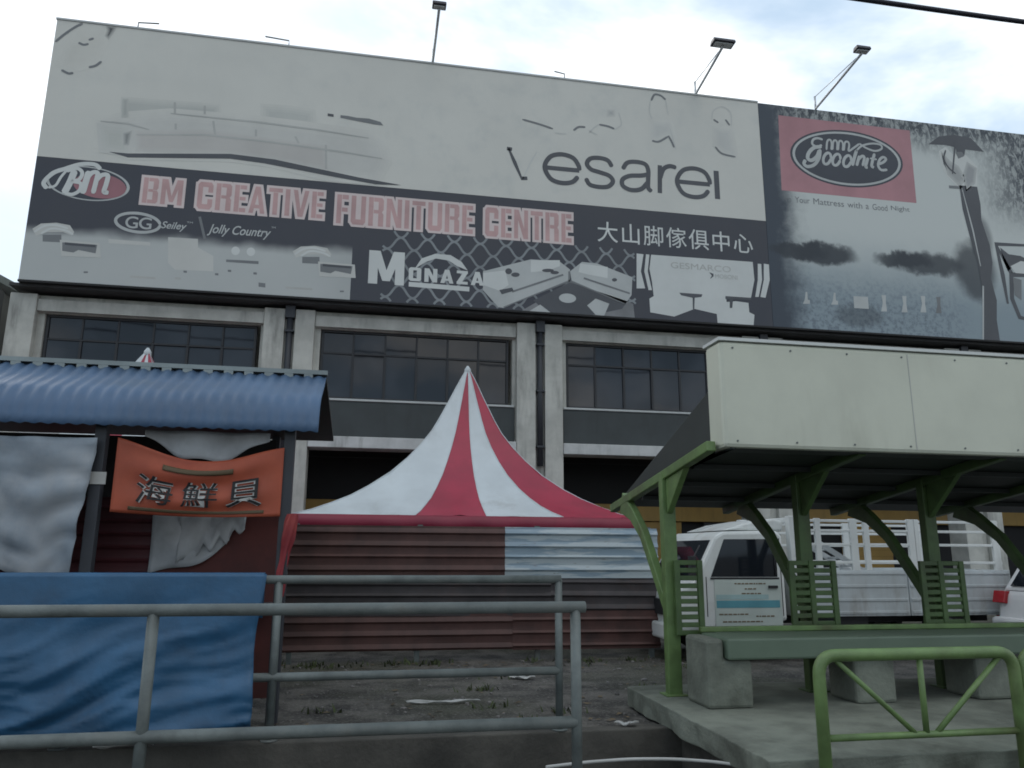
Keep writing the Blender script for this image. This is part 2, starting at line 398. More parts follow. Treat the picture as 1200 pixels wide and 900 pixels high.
# ------------------------------------------------------------------ billboards
def pl(px, py, Y=YB): p = at(px, py, Y=Y); return (p.x, p.z)
def art(name, pts, m, parent, lvl=1, raw=False):
    """one printed shape on a board; lvl = layer number (each 1.5 mm in front of the one below)"""
    q = pts if raw else [pl(*p) for p in pts]
    bm = BM(); prism(bm, q, 'y', YB-.0015*lvl, YB-.0015*lvl+.0012)
    return part(name, bm, m, parent)
def strokes(name, lines, w, m, parent, lvl=1):
    bm = BM()
    for ln in lines:
        q = [Vector(pl(*p)) for p in ln]
        L, Rr = [], []
        for i, p in enumerate(q):
            d = (q[min(i+1,len(q)-1)]-q[max(i-1,0)]).normalized(); nn = Vector((-d.y, d.x))*w/2
            if len(q) > 2 and i in (0, len(q)-1): nn *= .5
            L.append(p+nn); Rr.append(p-nn)
        y0, y1 = YB-.0015*lvl, YB-.0015*lvl+.0012
        for i in range(len(q)-1):
            quad = (L[i], L[i+1], Rr[i+1], Rr[i])
            a = [bm.verts.new((v.x, y0-.00002*(i%60), v.y)) for v in quad]; bm.faces.new(a)
    return part(name, bm, m, parent, norm=False)
def soft(name, pts, col, base, parent, lvl=1, w=.10, n=4, rough=.55):
    """a printed shape with a feathered edge: nested outlines between the two ink tones"""
    q = [Vector(pl(*p)) for p in pts]
    area = sum(q[i-1].x*q[i].y-q[i].x*q[i-1].y for i in range(len(q)))
    sg = 1 if area > 0 else -1
    bm = BM(); mats = []
    for k in range(n):
        g = w*(1-2*k/(n-1)); f = (k+1)/n
        mats.append(mat('print_ink', tuple(base[i]*(1-f)+col[i]*f for i in range(3)), rough, .05, .8))
        o = []
        for i in range(len(q)):
            e1 = (q[i]-q[i-1]).normalized(); e2 = (q[(i+1)%len(q)]-q[i]).normalized()
            b = Vector((e1.y,-e1.x))+Vector((e2.y,-e2.x)); b = b/max(.5, b.length_squared)*2*sg
            o.append(q[i]+b*g)
        f_ = bm.faces.new([bm.verts.new((v.x, YB-.0015*lvl-.00025*k, v.y)) for v in o]); f_.material_index = k
    return part(name, bm, mats, parent, norm=False)
def curve(pts, n=6):
    p = [Vector(a) for a in pts]; p = [p[0]*2-p[1]]+p+[p[-1]*2-p[-2]]; out = []
    for i in range(1, len(p)-2):
        for k in range(n):
            t = k/n; a, b, c, d = p[i-1:i+3]
            out.append(tuple(.5*((2*b)+(c-a)*t+(2*a-5*b+4*c-d)*t*t+(3*b-a-3*c+d)*t**3)))
    return out+[tuple(p[-2])]
def ell(cx, cy, rx, ry, n=48, a0=0, a1=360, skew=0):
    return [(cx + rx*math.cos(RAD(a0+(a1-a0)*k/n)), cy + ry*math.sin(RAD(a0+(a1-a0)*k/n)) + skew*rx*math.cos(RAD(a0+(a1-a0)*k/n))) for k in range(n+1 if a1-a0 < 360 else n)]
def text_mesh(body, offset=0, shear=0, space=1.0):
    c = bpy.data.curves.new('lettering', 'FONT'); c.body = body; c.offset = offset; c.shear = shear; c.space_character = space
    c.fill_mode = 'FRONT'; c.resolution_u = 6
    o = bpy.data.objects.new('lettering', c); COL.objects.link(o)
    bpy.context.view_layer.update()
    me = bpy.data.meshes.new_from_object(o.evaluated_get(bpy.context.evaluated_depsgraph_get()))
    bpy.data.objects.remove(o); bpy.data.curves.remove(c)
    return me
def lettering(body, x0, x1, z0, z1, Y, m, parent, offset=0, shear=0, space=1.0, name='lettering', slope=0):
    me = text_mesh(body, offset, shear, space)
    xs = [v.co.x for v in me.vertices]; ys = [v.co.y for v in me.vertices]
    a, b, c, d = min(xs), max(xs), min(ys), max(ys)
    bm = BM(); bm.from_mesh(me); bpy.data.meshes.remove(me)
    for v in bm.verts:
        u = (v.co.x-a)/(b-a)
        v.co = (x0+u*(x1-x0), Y, z0+(v.co.y-c)/(d-c)*(z1-z0)+slope*u)
    return part(name, bm, m, parent, norm=False)
def sign(body, pxl, top, bot, pxr, m, parent, lvl=2, offset=0, shear=0, grow=0, space=1.0, name='lettering'):
    mid = (top+bot)/2
    x0 = pl(pxl, mid)[0]-grow; x1 = pl(pxr, mid)[0]+grow
    return lettering(body, x0, x1, pl(pxl,bot)[1]-grow, pl(pxl,top)[1]+grow, YB-.0015*lvl, m, parent, offset, shear, space, name)

_L = [(.38,.54),(.53,.54),(.62,.63),(.62,.91),(.53,1),(.38,1)]
def _r(x0, y0, x1, y1): return [(x0,y0),(x1,y0),(x1,y1),(x0,y1)]
GLYPH = {
 'B': (.62, [_r(0,0,.22,1),_r(.2,.83,.42,1),_r(.2,.43,.42,.57),_r(.2,0,.42,.17),[(.38,.51),(.55,.51),(.62,.60),(.62,.91),(.54,1),(.38,1)],[(.38,0),(.55,0),(.63,.09),(.63,.43),(.56,.53),(.38,.53)]]),
 'R': (.62, [_r(0,0,.22,1),_r(.2,.83,.42,1),_r(.2,.43,.42,.58),[(.38,.48),(.55,.48),(.62,.58),(.62,.91),(.54,1),(.38,1)],[(.38,0),(.62,0),(.62,.42),(.54,.52),(.38,.52)]]),
 'M': (.86, [_r(0,0,.22,1),_r(.64,0,.86,1),[(.06,1),(.27,1),(.52,.1),(.34,.1)],[(.59,1),(.80,1),(.52,.1),(.34,.1)]]),
 'N': (.64, [_r(0,0,.21,1),_r(.43,0,.64,1),[(.03,1),(.23,1),(.61,0),(.41,0)]]),
 'C': (.60, [_r(0,.1,.22,.9),[(0,.79),(.60,.79),(.60,.89),(.51,1),(.09,1),(0,.89)],[(0,.21),(0,.11),(.09,0),(.51,0),(.60,.11),(.60,.21)],_r(.38,.60,.60,.86),_r(.38,.14,.60,.40)]),
 'O': (.62, [_r(0,.1,.22,.9),_r(.40,.1,.62,.9),[(0,.79),(.62,.79),(.62,.89),(.53,1),(.09,1),(0,.89)],[(0,.21),(0,.11),(.09,0),(.53,0),(.62,.11),(.62,.21)]]),
 'E': (.48, [_r(0,0,.22,1),_r(.2,0,.48,.18),_r(.2,.42,.46,.58),_r(.2,.82,.48,1)]),
 'F': (.48, [_r(0,0,.22,1),_r(.2,.40,.46,.57),_r(.2,.82,.48,1)]),
 'A': (.66, [[(0,0),(.21,0),(.41,1),(.22,1)],[(.45,0),(.66,0),(.44,1),(.25,1)],_r(.16,.18,.5,.34)]),
 'V': (.66, [[(0,1),(.21,1),(.41,0),(.22,0)],[(.45,1),(.66,1),(.44,0),(.25,0)]]),
 'T': (.56, [_r(0,.82,.56,1),_r(.17,0,.39,.84)]),
 'I': (.22, [_r(0,0,.22,1)]),
 'Z': (.56, [_r(0,.80,.56,1),_r(0,0,.56,.20),[(0,.15),(.26,.15),(.56,.85),(.30,.85)]]),
 'U': (.60, [_r(0,.12,.22,1),_r(.38,.12,.60,1),[(0,.21),(0,.11),(.09,0),(.51,0),(.60,.11),(.60,.21)]]),
}
def grown(poly, d):
    n = len(poly); c = sum((Vector(p) for p in poly), Vector((0,0)))/n; out = []
    for i in range(n):
        p = Vector(poly[i]); e1 = (p-Vector(poly[i-1])).normalized(); e2 = (Vector(poly[(i+1)%n])-p).normalized()
        n1 = Vector((e1.y,-e1.x)); n2 = Vector((e2.y,-e2.x))
        if n1.dot(p-c) < 0: n1, n2 = -n1, -n2
        b = (n1+n2); b = b/max(.35, b.length_squared)*2
        out.append(p+b*d)
    return out
def block(body, pxl, top, bot, pxr, m, parent, lvl, grow=0, gap=.075, serif=0):
    mid = (top+bot)/2
    x0, x1 = pl(pxl, mid)[0], pl(pxr, mid)[0]; z0, z1 = pl(pxl, bot)[1], pl(pxl, top)[1]
    tot = sum(GLYPH[c][0] for c in body)+gap*(len(body)-1); sx = (x1-x0)/tot; sz = z1-z0
    bm = BM(); x = 0; k = 0
    for c in body:
        w, polys = GLYPH[c]
        for q in polys:
            q = [Vector((x0+(x+a)*sx, z0+b*sz)) for a, b in q]
            if grow: q = grown(q, grow)
            k += 1
            bm.faces.new([bm.verts.new((v.x, YB-.0015*lvl-.00008*(k%8), v.y)) for v in q])
        x += w+gap
    return part('lettering', bm, m, parent, norm=False)
ZB0, ZB1, ZMID = 7.33, 13.83, 10.57
XL, XM, XR = pl(45,170)[0], pl(897,250)[0], 27.0
ZB1 = pl(480,72)[1]; ZB0 = pl(500,357)[1]; ZMID = pl(470,221)[1]
def panel(name, x0, x1, z0, z1, m, parent, back=True):
    bm = BM(); box(bm, x0, x1, YB, YB+.10, z0, z1); o = part(name, bm, m, parent)
    if back:
        bm = BM()
        for k in range(int((x1-x0)/2.4)+1):
            x = x0+.1+k*2.4
            if x < x1-.1: box(bm, x, x+.08, YB+.10, YF+.24, z0+.05, z1-.05)
        part('support_frame', bm, M['pipe'], parent)
    return o
# -- upper pale billboard
b1 = thing('billboard', 'tall off white billboard with a faded long sofa and thin grey lettering', 'billboard', (XL, YB, ZMID))
panel('panel', XL, XM-.004, ZMID+.004, ZB1, M['board'], b1)
BASE = (.625,.622,.572)
soft('sofa_print', [(146,117),(200,121),(255,125),(256,136),(200,134),(146,136)], (.49,.50,.465), BASE, b1, 1, .08)
soft('sofa_print', [(310,126),(340,128),(365,132),(366,146),(310,141)], (.50,.51,.475), BASE, b1, 1, .1)
soft('sofa_print', [(120,144),(146,138),(200,134),(300,142),(372,151),(430,159),(447,168),(452,190),(440,210),(380,205),(320,190),(270,183),(150,180),(118,168)], (.55,.55,.515), BASE, b1, 2, .16, 5)
soft('sofa_print', [(162,155),(240,154),(300,162),(380,173),(382,197),(320,185),(270,179),(162,175)], (.50,.485,.455), (.55,.55,.515), b1, 3, .06)
soft('sofa_print', [(120,150),(148,152),(148,178),(122,174)], (.51,.52,.48), (.575,.575,.54), b1, 3, .12)
strokes('sofa_print', [[(118,142),(150,145),(175,152)],[(200,133),(300,143),(370,152),(432,162)],[(160,158),(240,158),(320,167),(400,178),(448,186)],[(205,120),(205,133)],[(206,145),(206,152)],[(300,152),(300,160)],[(346,160),(350,168)],[(382,170),(382,198)],[(250,142),(252,158)],[(240,124),(240,134)]], .05, M['grey2'], b1, 5)
soft('sofa_print', [(145,117),(149,117),(149,136),(144,136)], (.42,.43,.40), (.54,.55,.51), b1, 5, .03)
soft('sofa_print', [(146,157),(153,155),(150,169),(146,169)], (.27,.28,.27), (.54,.54,.51), b1, 5, .03)
art('sofa_print', [(128,178),(150,180),(270,180.5),(322,187),(420,208),(470,217),(440,216),(390,207),(310,191.5),(270,186),(150,184.5)], M['grey4'], b1, 6)
art('sofa_print', [(384,133),(391,134),(391,137),(384,136)], M['grey4'], b1, 4)
art('sofa_print', [(399,135),(408,136),(418,138),(432,139),(446,143),(449,147),(440,146),(424,143),(399,138)], M['grey3'], b1, 4)
soft('face_print', [(76,58),(94,38),(120,38),(120,50),(113,68),(103,76),(86,80),(72,74)], (.585,.58,.53), BASE, b1, 1, .12)
for c_ in ([(65,49),(76,40),(88,32),(97,27.5)],[(92,50),(98,52.5),(104,51.5)],[(104,47),(110,45)],[(104,79),(112,77),(119,72)],[(72,82),(80,86),(86,85.5)]):
    strokes('face_print', [curve(c_)], .06, M['grey3'], b1, 3)
soft('face_print', [(126,31),(135,32),(133,36),(127,44),(125,42),(127,36)], (.09,.095,.10), BASE, b1, 2, .04)
for c_ in ([(612,140),(630,145),(648,151)],[(672,153),(678,149),(686,149)],[(702,146),(712,148),(720,151)],[(763,118),(767,111),(774,112),(780,117)],[(764,165),(772,166),(783,160)],[(783,159),(787,166),(790,173)],[(836,140),(842,144)],[(850,140),(855,147)],[(838,172),(846,180),(862,184)]):
    strokes('people_print', [curve(c_)], .06, M['grey3'], b1, 2)
for c_ in ([(762,118),(761,130),(764,140)],[(780,117),(783,135)],[(725,132),(728,146),(720,152)],[(690,153),(700,158)],[(834,140),(836,130),(846,125),(856,132),(857,148)],[(650,156),(664,157)],[(785,150),(792,175)],[(690,156),(696,150),(702,146)]):
    strokes('people_print', [curve(c_)], .04, M['grey1'], b1, 2)
soft('people_print', [(764,143),(785,145),(789,159),(783,158),(772,163),(764,162)], (.54,.545,.515), BASE, b1, 1, .1)
soft('people_print', [(838,152),(856,152),(861,182),(848,179),(839,170)], (.545,.55,.52), BASE, b1, 1, .1)
soft('people_print', [(713,130),(719,130),(719,135),(713,135)], (.4,.41,.40), BASE, b1, 1, .05)
strokes('lettering', [[(594,174),(600,175)],[(596,174),(603,190),(612,211)],[(612,209),(618,209)]], .10, M['grey4'], b1, 2)
strokes('lettering', [[(612,211),(622,190),(629,178)]], .05, M['soft1'], b1, 2)
LET = {'e': [[(.03,.51),(.97,.51)],[(.97,.51),(.95,.34),(.80,.09),(.5,0),(.2,.09),(.03,.36),(.03,.62),(.2,.91),(.5,1),(.78,.93),(.94,.72)]],
 's': [[(.92,.27),(.78,.06),(.5,0),(.2,.05),(.08,.24),(.22,.42),(.5,.49),(.82,.58),(.95,.76),(.80,.95),(.5,1),(.18,.95),(.04,.74)]],
 'a': [[(.07,.30),(.22,.06),(.5,0),(.78,.05),(.88,.25),(.88,.55),(.88,.86),(.99,.99)],[(.88,.40),(.66,.46),(.30,.51),(.07,.66),(.08,.88),(.34,1),(.66,.93),(.88,.66)]],
 'r': [[(.1,0),(.1,1)],[(.1,.5),(.28,.14),(.6,0),(.98,.03)]]}
for ch, l_, t_, b_, r_ in (('e',638,180.5,214,680),('s',685,185,219,720),('a',727,189.5,223,764),('r',771,195,227.5,793),('e',793,197,230.5,833)):
    for i_, c_ in enumerate(LET[ch]):
        q = [(l_+x*(r_-l_), t_+y*(b_-t_)+.095*x*(r_-l_)-1.5) for x, y in c_]
        strokes('lettering', [curve(q) if len(q) > 2 else q], .125, M['grey4'], b1, 2+i_)
sign('ı', 837, 200, 233, 843, M['grey4'], b1, 2)
bm = BM(); box(bm, XL-.02, XM-.004, YB-.02, YB+.12, ZB1+.002, ZB1+.05); part('edge_trim', bm, M['white2'], b1)

# -- lower dark shop sign
b2 = thing('shop_sign', 'dark navy shop sign with pink block lettering and printed sofas below', 'sign', (XL, YB, ZB0))
def navy_sign():
    m, nt, p, tc = new_mat('navy_sign_print')
    sp = nt.n('ShaderNodeSeparateXYZ'); nt.put(sp.inputs[0], tc)
    x, z = sp.outputs[0], sp.outputs[2]
    xe = pl(411,330)[0]-XL; zt = pl(230,282)[1]-ZB0
    edge = nt.m('ADD', z, nt.m('MULTIPLY', nt.m('SUBTRACT', nt.noise(tc, .8, 3, .5), .5), .5))
    f = nt.m('SUBTRACT', 1.0, nt.step(edge, zt-.18, zt+.14))
    f = nt.m('MULTIPLY', f, nt.m('LESS_THAN', x, xe))
    f = nt.m('MULTIPLY', f, nt.m('SUBTRACT', 1.0, nt.m('MULTIPLY', nt.step(x, xe-.9, xe), .12)))
    n1 = nt.noise(tc, .6, 5, .6)
    dark = nt.mix(n1, (.033,.040,.058), (.058,.058,.066))
    nt.put(p.inputs['Base Color'], nt.mix(f, dark, nt.mix(n1, (.42,.44,.43), (.50,.52,.50))))
    p.inputs['Roughness'].default_value = .5
    return m
panel('panel', XL, XM-.004, ZB0, ZMID, navy_sign(), b2)
for body, l, t, b_, r in (('BM',166,206,239,216),('CREATIVE',230,211,246,381),('FURNITURE',393,226,263,556),('CENTRE',567,241,278,671)):
    block(body, l+1, t+1, b_-1, r-1, M['pinklo'], b2, 2, grow=.05)
    block(body, l+1, t+1, b_-1, r-1, M['pinkl'], b2, 3, grow=-.012)
sign('FURNITURE MALL', 633, 280.5, 283.5, 672, M['white2'], b2, 2)
sign('大山脚傢俱中心', 700, 259, 283, 881, M['white'], b2, 2, offset=.004, space=1.12)
# round script logo
cx, cy = 103, 215
ov = lambda s: ell(cx, cy, 49*s, 20*s, 48, skew=.10)
art('logo_oval', ov(1.0), M['white2'], b2, 1); art('logo_oval', ov(.93), M['navy'], b2, 2)
art('logo_oval', ell(cx+14, cy+3, 31, 14.5, 40, skew=.1), M['pink'], b2, 3)
f4 = lambda p: [(40+x/4, 180+y/4) for x, y in p]
strokes('logo_oval', [curve(f4([(60,165),(46,135),(90,92),(150,70),(220,50),(285,52),(312,75)]))], .10, M['white'], b2, 4)
strokes('logo_swash', [curve(f4([(66,160),(100,150),(125,112),(150,82)]))], .06, M['white'], b2, 4)
strokes('lettering', [curve(f4([(192,78),(168,135),(140,188)]))], .15, M['white'], b2, 5)
strokes('lettering', [curve(f4([(150,84),(200,70),(226,90),(212,122),(178,130),(218,140),(214,172),(180,192),(145,186)]))], .085, M['white'], b2, 6)
strokes('lettering', [curve(f4([(258,82),(242,135),(226,188)]))], .14, M['white'], b2, 5)
strokes('lettering', [curve(f4([(240,130),(270,92),(298,92),(290,135),(276,188)]))], .105, M['white'], b2, 6)
strokes('lettering', [curve(f4([(288,130),(318,102),(346,104),(338,145),(328,180),(350,184)]))], .105, M['white'], b2, 7)
strokes('logo_oval', [ell(161.5, 261, 26, 11, 40, 0, 359, skew=.1)], .07, M['white2'], b2, 2)
sign('GG', 147, 253, 267, 178, M['white2'], b2, 2, offset=.01, space=.9)
sign('Seiley', 189, 259, 270, 219, M['white2'], b2, 2, offset=.012, shear=.3)
strokes('divider', [[(234,254),(240,280)]], .06, M['grey3'], b2, 2)
sign('Jolly Country', 243, 262, 276, 318, M['white2'], b2, 2, offset=.012, shear=.35)
sign('TM', 219, 259.5, 261.5, 226, M['white2'], b2, 2); sign('TM', 318, 265.5, 267.5, 323, M['white2'], b2, 2)
# bedroom sets on the pale strip
for dx, dy, s in ((0,0,1), (305,27,.92)):
    f = lambda pts: [(40+(x-40)*s+dx, 262+(y-262)*s+dy) for x, y in pts]
    art('bed_print', f([(38,268),(48,262),(66,261),(82,264),(87,272),(84,276),(74,272),(56,272),(42,276)]), M['grey1'], b2, 1)
    art('bed_print', f([(50,275),(72,275),(72,284),(50,283)]), M['grey3'], b2, 1)
    art('bed_print', f([(70,281),(117,285),(118,302),(72,300)]), M['grey1'], b2, 2)
    strokes('bed_print', [curve(f([(40,272),(52,265),(66,264),(80,268)])), curve(f([(48,274),(60,268),(76,270),(86,275)]))], .05, M['white'], b2, 3)
    art('bed_print', f([(73,284),(114,287),(112,297),(92,293),(86,296),(73,294)]), M['grey3'], b2, 3)
    art('bed_print', f([(76,284),(112,287),(112,290),(76,287)]), M['grey4'], b2, 4)
    art('bed_print', f([(98,318),(103,318),(103,320),(98,320)]), M['grey3'], b2, 2)
art('bed_print', [(127,280),(176,284),(176,288),(127,285)], M['grey1'], b2, 1)
art('bed_print', [(197,278),(232,280),(232,290),(250,300),(250,318),(205,316),(197,308)], M['grey1'], b2, 1)
for ex in (276, 294): art('bed_print', ell(ex, 294+(ex-276)*.06, 5, 5, 20), M['white'], b2, 1)
art('bed_print', [(265,304),(303,306),(303,309.5),(265,307)], M['grey3'], b2, 1)
art('bed_print', [(303,331),(311,332),(311,337),(303,336)], M['grey3'], b2, 1)
for q in ((267,316),(297,319),(215,317),(252,320)): art('bed_print', [(q[0],q[1]),(q[0]+4,q[1]+.3),(q[0]+4,q[1]+2.8),(q[0],q[1]+2.5)], M['grey3'], b2, 1)
strokes('small_print', [[(152,324),(182,326)],[(335,337),(366,339)],[(205,326),(212,326.5)]], .05, M['grey2'], b2, 1)
# trellis pattern
tm = mat('trellis_print', (.22,.24,.25), .5, .15, .9)
bm = BM()
tx0, tz0 = pl(452,330)[0], pl(452,362)[1]
CW, CH = .66, .62
ztop = pl(600,281)[1]; zbot = ZB0+.05; xend = pl(744,330)[0]; xbeg = pl(447,330)[0]
def rib(p, lift):
    for i in range(len(p)-1):
        a, b_ = Vector(p[i]), Vector(p[i+1]); mid = (a+b_)/2
        if not (xbeg < mid.x < xend and zbot < mid.y < ztop): continue
        d = (b_-a).normalized(); nn = Vector((-d.y, d.x))*.028; e = d*.01
        bm.faces.new([bm.verts.new((v.x, YB-.0015-.0002*lift-.00004*i, v.y)) for v in (a-e+nn, b_+e+nn, b_+e-nn, a-e-nn)])
for i in range(-1, 14):
    for j in range(-1, 4):
        for h in (0,):
            ox, oz = tx0+(i+h)*CW, tz0+(j+h)*CH
            for sx in (-1, 1):
                for sz in (-1, 1):
                    rib([(ox+sx*CW*(.5*t), oz+sz*CH*(.5*(1-t) + .055*math.sin(2*math.pi*t))) for t in [k/10 for k in range(11)]], (sx+1)+(sz+1)/2)
part('trellis_print', bm, tm, b2, norm=False)
block('M', 432, 293, 332, 474, M['white'], b2, 3)
block('ONAZA', 479, 313, 329, 567, M['white'], b2, 3, gap=.16)
art('logo_arc', [(486,315),(494,303),(510,297.5),(528,299),(541,307),(548,317),(536,312),(526,305.5),(511,303),(499,307)], M['white'], b2, 3)
strokes('logo_line', [[(479,333),(550,339)]], .12, M['white'], b2, 3)
# corner sofa photograph
art('sofa_print', [(641,347),(667,330),(742,356),(744,374),(608,366)], mat('rug_print', (.20,.205,.21), .5, .2, 1), b2, 2)
art('sofa_print', [(566,318),(594,311),(622,304),(655,306),(668,316),(666,329),(590,361),(584,360),(566,340)], M['white2'], b2, 3)
art('sofa_print', [(668,318),(682,307),(700,309),(741,325),(740,346),(732,357),(670,330)], M['white2'], b2, 3)
art('sofa_print', [(668,331),(735,353),(729,362),(695,369),(640,366),(625,352)], M['grey4'], b2, 3)
art('sofa_print', [(622,305),(656,305),(656,312),(640,318),(622,319)], M['white'], b2, 4)
art('sofa_print', [(566,320),(592,317),(596,334),(586,341),(566,334)], M['white'], b2, 4)
art('sofa_print', [(680,309),(712,313),(712,326),(690,322),(678,319)], M['white'], b2, 4)
art('sofa_print', [(585,340),(600,337),(602,341),(588,345)], M['grey4'], b2, 5)
for q in ((596,318,4,3.5),(604,322,5,2.6),(642,317,7,2),(650,319.5,5,2),(720,328,3,2)): art('sofa_print', ell(*q, 16), M['grey4'], b2, 5)
strokes('sofa_print', [[(590,360),(668,329),(732,356)],[(667,318),(667,330)],[(600,342),(660,322)],[(684,326),(738,344)]], .05, M['grey3'], b2, 5)
art('sofa_print', ell(665,349.5,10,5.5,24,skew=.05), M['white2'], b2, 4)
art('sofa_print', [(618,366),(633,357),(646,367)], M['white2'], b2, 4)
art('sofa_print', [(688,358),(698,350),(714,356),(708,370),(698,369)], M['white2'], b2, 4)
# right-hand pale living-room print
art('room_print', [(746,297),(754,298),(751,318),(756,338),(746,338)], M['white'], b2, 2)
art('room_print', [(757,298),(761,298.5),(759,318),(764,340),(760,340),(755,318)], M['white'], b2, 2)
art('room_print', [(763,298.5),(882,307),(884,328),(880,349),(862,348),(851,351),(854,369),(858,381),(841,380),(840,368),(814,362),(790,371),(762,366),(761,350),(766,347),(764,330),(761,315)], M['white'], b2, 2)
art('room_print', [(888,309),(892,309.5),(893,328),(889,348),(885,348),(888,328)], M['white'], b2, 2)
art('room_print', [(895,309),(901,310),(902,328),(897,349),(891,348),(895,328)], M['white'], b2, 2)
art('room_print', [(841,355),(862,353),(877,355),(878,366),(884,369),(883,382),(842,380)], M['white'], b2, 3)
art('room_print', [(796,343),(823,345),(822,348),(814,349),(813.5,364),(812,364),(811.5,349),(798,346)], M['grey4'], b2, 4)
art('room_print', [(850,347),(880,349),(880,352),(859,351),(858,361),(855,361),(855,351),(850,350.5)], M['grey4'], b2, 4)
sign('GESMARCO', 786, 307, 314, 856, M['grey2'], b2, 4)
sign('MOBONI', 838, 321, 326, 864, M['grey2'], b2, 4)
art('logo_mark', [(831,319),(836,321),(836,324),(832,327),(834,323)], M['grey4'], b2, 4)
bm = BM(); box(bm, XL-.01, XM-.004, YB-.015, YB+.22, ZB0-.05, ZB0-.003); part('edge_trim', bm, M['black'], b2)

# -- right billboard with pink plaque
b3 = thing('billboard', 'grey rain streaked billboard with pink plaque and printed figure under an umbrella', 'billboard', (XM, YB, ZB0))
def rain_print():
    m, nt, p, tc = new_mat('rain_print')
    sp = nt.n('ShaderNodeSeparateXYZ'); nt.put(sp.inputs[0], tc)
    x, z = sp.outputs[0], sp.outputs[2]
    H = ZB1-ZB0
    def P(px, py): q = pl(px, py); return q[0]-XM, q[1]-ZB0
    wob = nt.m('SUBTRACT', nt.noise(tc, 1.3, 6, .65), .5)
    fine = nt.noise(tc, 7.0, 6, .7)
    fine2 = nt.noise(nt.scaled(tc, (4.5,1,2.2)), 1.6, 6, .75, .6)
    xw = nt.m('ADD', x, nt.m('MULTIPLY', wob, 1.2)); zw = nt.m('ADD', z, nt.m('MULTIPLY', wob, .8))
    c = nt.mix(nt.step(zw, .6, 3.2), (.25,.31,.34), (.56,.59,.565))            # pool below, mist above
    d_top = nt.step(zw, H-1.3, H-.1)
    d_right = nt.m('MULTIPLY', nt.step(xw, P(1130,200)[0], P(1200,200)[0]), nt.step(zw, 3.0, 4.6))
    spk = nt.step(fine2, .40, .56)
    rain = nt.m('MULTIPLY', nt.m('MAXIMUM', d_top, d_right), nt.m('ADD', .40, nt.m('MULTIPLY', spk, .6)))
    c = nt.mix(rain, c, (.040,.052,.066))
    low = nt.m('MULTIPLY', nt.m('SUBTRACT', 1, nt.step(zw, .2, 2.0)), nt.step(fine, .44, .62))
    low = nt.m('MULTIPLY', low, nt.m('SUBTRACT', 1, nt.step(x, P(1090,350)[0], P(1150,350)[0])))
    c = nt.mix(nt.m('MULTIPLY', low, .7), c, (.10,.125,.16))
    c = nt.mix(nt.m('SUBTRACT', 1, nt.step(xw, .3, 1.3)), c, (.040,.055,.075))
    def blob(cx, cy, rx, rz, k):
        q = P(cx, cy)
        dx = nt.m('DIVIDE', nt.m('SUBTRACT', x, q[0]), rx); dz = nt.m('DIVIDE', nt.m('SUBTRACT', zw, q[1]), rz)
        r = nt.m('ADD', nt.m('MULTIPLY', dx, dx), nt.m('MULTIPLY', dz, dz))
        return nt.m('MULTIPLY', nt.m('SUBTRACT', 1, nt.step(r, .35, 1.25)), k)
    for bl in ((966,297,1.05,.33,.95),(936,293,.95,.22,.9),(1085,309,1.3,.40,.9),(1060,305,1.0,.24,.9),(1142,316,.75,.95,.85),(1150,280,.4,.8,.6),(1008,370,.8,.35,.5)):
        c = nt.mix(blob(*bl), c, (.022,.030,.040))
    nt.put(p.inputs['Base Color'], c); p.inputs['Roughness'].default_value = .5
    return m
panel('panel', XM+.004, XR, ZB0, ZB1, rain_print(), b3)
art('plaque', [(912,135),(1066,153),(1074,238),(916,223)], mat('plaque_rose', (.43,.215,.235), .55, .12, .7), b3, 1)
oc = (992, 186); sk = .105
art('logo_oval', ell(*oc, 66, 33, 56, skew=sk), M['navy'], b3, 2)
art('logo_oval', ell(*oc, 63.5, 31, 56, skew=sk), M['white2'], b3, 3)
art('logo_oval', ell(*oc, 60.5, 28.6, 56, skew=sk), M['navy'], b3, 4)
f6 = lambda p: [(900+x/6, 120+y/6) for x, y in p]
def ring6(cx, cy): return [(cx+(26*math.cos(a)+8*math.sin(a)), cy-40*math.sin(a)) for a in [2*math.pi*k/20 for k in range(21)]]
for c_, w_ in (([(384,262),(345,252),(315,265),(312,295),(345,312),(378,300)],.07), ([(376,312),(325,318),(288,352),(278,392),(305,408),(342,382),(362,335)],.11), ([(366,330),(358,390),(325,438),(278,452),(252,432),(262,404)],.10),
        ([(622,335),(606,390),(592,446)],.10), ([(618,342),(660,306),(730,290),(790,300),(796,328),(750,342),(690,322),(640,290)],.06),
        ([(410,335),(416,275),(436,264),(446,290),(444,335)],.06), ([(452,335),(458,278),(476,268),(486,292),(484,337)],.06), ([(492,337),(498,280),(514,272),(526,294),(524,340)],.06), ([(532,340),(540,284),(560,278),(570,300),(566,342),(600,322),(640,292)],.06),
        ([(642,376),(632,410),(622,446)],.09), ([(634,402),(662,378),(676,392),(664,448)],.085), ([(702,390),(692,425),(686,454),(700,458)],.09), ([(748,360),(734,410),(728,448),(744,458)],.09), ([(716,394),(764,402)],.06),
        ([(776,436),(812,420),(828,398),(806,386),(782,408),(774,446),(796,476),(838,474)],.08)):
    strokes('lettering', [curve(f6(c_))], w_, M['white2'], b3, 5)
for cx_, cy_ in ((414,396),(480,404),(556,414)): strokes('lettering', [f6(ring6(cx_, cy_))], .085, M['white2'], b3, 6)
xx = 919
for wd in 'To Your Mattress with a Good Night'.split():
    wpx = 4.55*len(wd)
    sign(wd, xx, 229+.095*(xx-919)-(0 if wd != 'a' else -2), 236+.095*(xx-919), xx+wpx-1, M['grey3'], b3, 2); xx += wpx+3.4
